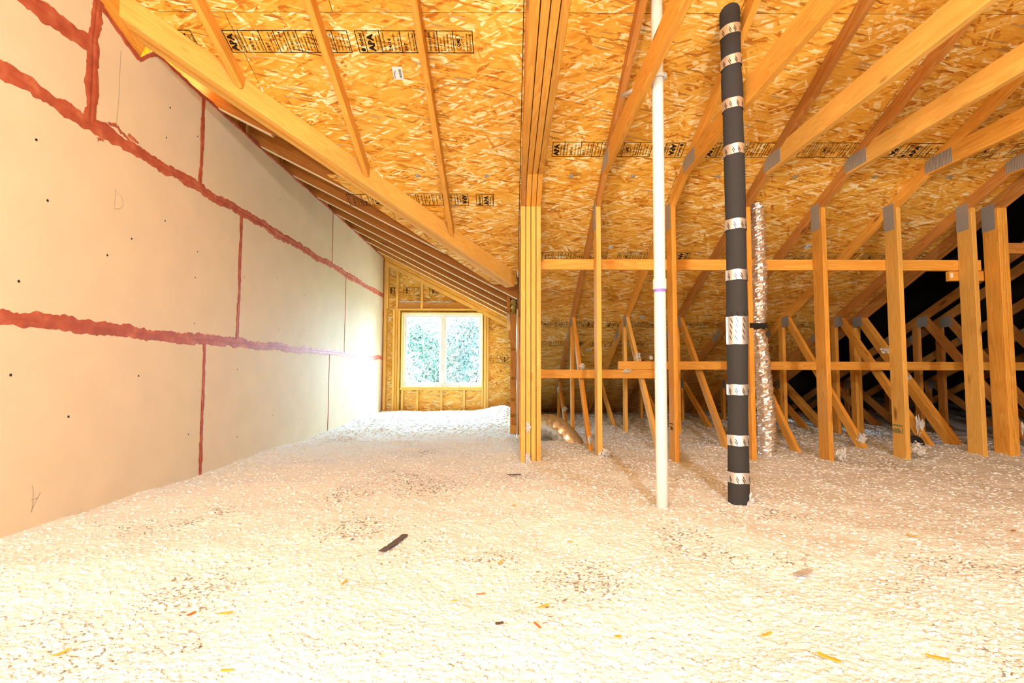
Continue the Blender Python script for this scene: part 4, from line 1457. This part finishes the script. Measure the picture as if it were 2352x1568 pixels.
# ------------------------------------------------------------------ litter on the insulation
def ribbon(name, c, L, Wd, ang, mat, curl=.2, seed=0, n=8, taper=.45):
    r = random.Random(seed)
    vs, fs = [], []
    for i in range(n + 1):
        s = i / n - .5
        ww = Wd * (1 - taper + taper * math.sin(math.pi * (i + .6) / (n + 1.2))) * r.uniform(.85, 1.15)
        zz = curl * L * (s * s - .08) + r.uniform(-.05, .05) * Wd
        for sd in (1, -1):
            for th in (0, 1):
                vs.append((s * L, sd * ww / 2, zz + th * .0022))
    for i in range(n):
        a = 4 * i; b = a + 4
        fs += [(a, b, b + 2, a + 2), (a + 1, a + 3, b + 3, b + 1), (a, a + 1, b + 1, b), (a + 2, b + 2, b + 3, a + 3)]
    fs += [(0, 2, 3, 1), (4 * n, 4 * n + 1, 4 * n + 3, 4 * n + 2)]
    hz_ = max(fz(c[0] + dx, c[1] + dy) for dx in (-.015, 0, .015) for dy in (-.015, 0, .015))
    m = Matrix.Translation(V(c[0], c[1], hz_ + .005)) @ Matrix.Rotation(ang, 4, 'Z')
    return mesh_obj(name, vs, fs, mat, None, matrix=m)
o = ribbon('bark_strip', (-.480, 2.115), .215, .030, 1.33, M['bark'], .06, 1, 12, .12)
tag(o, 'dark brown bark strip lying alone on the white insulation', 'bark strip')
chips = [
    ((.098, 1.519), .034, .010, .6, 'chip', 'slanted yellow-orange wood chip in the lower middle of the floor'),
    ((-.950, 1.545), .026, .010, 1.2, 'chip_brown', 'brown-orange wood chip below the grey soiled patch at left'),
    ((.772, 1.262), .050, .016, -.9, 'chip', 'largest orange wood chip, near the bottom right'),
    ((1.692, 2.166), .036, .013, -.8, 'chip', 'leaf-shaped orange wood chip on the right of the floor'),
    ((-.037, 1.879), .030, .013, 1.3, 'chip', 'short yellow wood chip near the middle of the floor'),
    ((-.550, 1.707), .036, .007, 1.4, 'chip', 'thin upright yellow splinter below the bark strip'),
    ((.073, 1.402), .034, .007, -1.1, 'chip_brown', 'thin brown splinter under the slanted yellow chip'),
    ((.286, 1.381), .018, .012, .4, 'chip', 'small yellow wood chip right of the slanted one'),
    ((1.044, 1.272), .046, .014, -.5, 'chip', 'pale yellow wood chip at the far lower right'),
    ((-.168, 1.568), .018, .008, .2, 'chip', 'tiny yellow chip left of the slanted chip'),
    ((-.842, 1.537), .034, .010, .4, 'chip', 'pale yellow wood chip right of the brown-orange one'),
    ((.015, 2.644), .024, .012, .9, 'chip', 'orange wood chip in front of the girder posts'),
    ((2.208, 2.256), .022, .013, .3, 'chip_brown', 'dark brown wood chip by the right edge'),
    ((-.094, 1.637), .030, .006, .3, 'chip_brown', 'thin flat splinter above the slanted yellow chip'),
    ((.695, 1.411), .040, .010, .5, 'chip', 'pale yellow splinter left of the largest chip'),
    ((-.660, 1.215), .026, .009, .1, 'chip', 'yellow wood chip at the bottom edge left of centre'),
    ((-1.120, 1.300), .034, .009, 1.2, 'chip', 'yellow wood chip in the bottom left corner'),
    ((.246, 2.125), .022, .007, -.5, 'chip', 'small orange splinter between bark strip and white pipe'),
]
for i, (c, L, Wd, ang, mt, lab) in enumerate(chips):
    o = ribbon('wood_chip', c, L, Wd, ang, M[mt], .15, 10 + i, 5)
    tag(o, lab, 'wood chip', 'wood chips scattered on the insulation')
o = ribbon('torn_paper', (1.02, 1.80), .085, .035, .5, plain('grey_pulp', (.45, .41, .36), .9), .2, 77, 8)
tag(o, 'grey torn scrap sunk in the insulation right of centre', 'scrap')
o = ribbon('bark_crumb', (-.03, 1.405), .022, .012, .3, M['bark'], .1, 78, 5)
tag(o, 'small dark crumb in the insulation at the bottom centre', 'crumb')
o = ribbon('bark_crumb', (.02, 3.47), .10, .03, .1, M['bark'], .1, 79, 7)
tag(o, 'dark crumb in the dip before the girder posts', 'crumb')

# ------------------------------------------------------------------ outside the window
g = mesh_obj('ground_outside', [(-40, 10, -3.5), (30, 10, -3.5), (30, 70, -3.5), (-40, 70, -3.5)], [(0, 1, 2, 3)], M['soil'])
tag(g, kind='structure')
def tree(x, y, zb, zt, r, mat, seed, label):
    t = thing('garden_tree', (x, y, -3.5), label, 'tree', 'trees outside the window')
    vs, fs = tube([(x, y, -3.5), (x + .1, y, 0), (x - .1, y + .1, (zb + zt) / 2), (x, y, zt - .5)], [.22, .18, .12, .04], 10)
    mesh_obj('trunk', vs, fs, M['tree_bark'], t, True)
    rg = np.random.default_rng(seed)
    # leaves gathered in clumps inside an uneven crown
    nc = 60
    cc = rg.normal(0, 1, (nc, 3)); cc /= np.linalg.norm(cc, axis=1)[:, None]
    cc *= rg.uniform(.35, 1.0, (nc, 1)) ** .6
    cc = cc * np.array([r, r, (zt - zb) / 2]) + np.array([x, y, (zt + zb) / 2])
    nl = 14000
    ci = rg.integers(0, nc, nl)
    pos = cc[ci] + rg.normal(0, .28, (nl, 3))
    V_, F_ = [], []
    a = rg.normal(0, 1, (nl, 3)); a /= np.linalg.norm(a, axis=1)[:, None]
    b = np.cross(a, rg.normal(0, 1, (nl, 3))); b /= np.linalg.norm(b, axis=1)[:, None]
    s = rg.uniform(.035, .075, (nl, 1))
    p0 = pos - a * s; p1 = pos + b * s * .5; p2 = pos + a * s; p3 = pos - b * s * .5
    allv = np.stack([p0, p1, p2, p3], 1).reshape(-1, 3)
    F_ = [(4 * i, 4 * i + 1, 4 * i + 2, 4 * i + 3) for i in range(nl)]
    o = mesh_obj('foliage', allv, F_, mat, t)
    o['kind'] = 'stuff'
tree(-2.9, 15.0, -1.4, 3.3, 1.6, M['leaf'], 1, 'leafy tree seen through the left window sash')
tree(-.9, 16.5, -1.4, 3.3, 1.8, M['leaf_blue'], 2, 'blue-green tree seen through the right window sash')
tree(-2.2, 22.0, -2.0, 3.0, 2.6, M['leaf'], 3, 'farther tree low behind both window sashes')
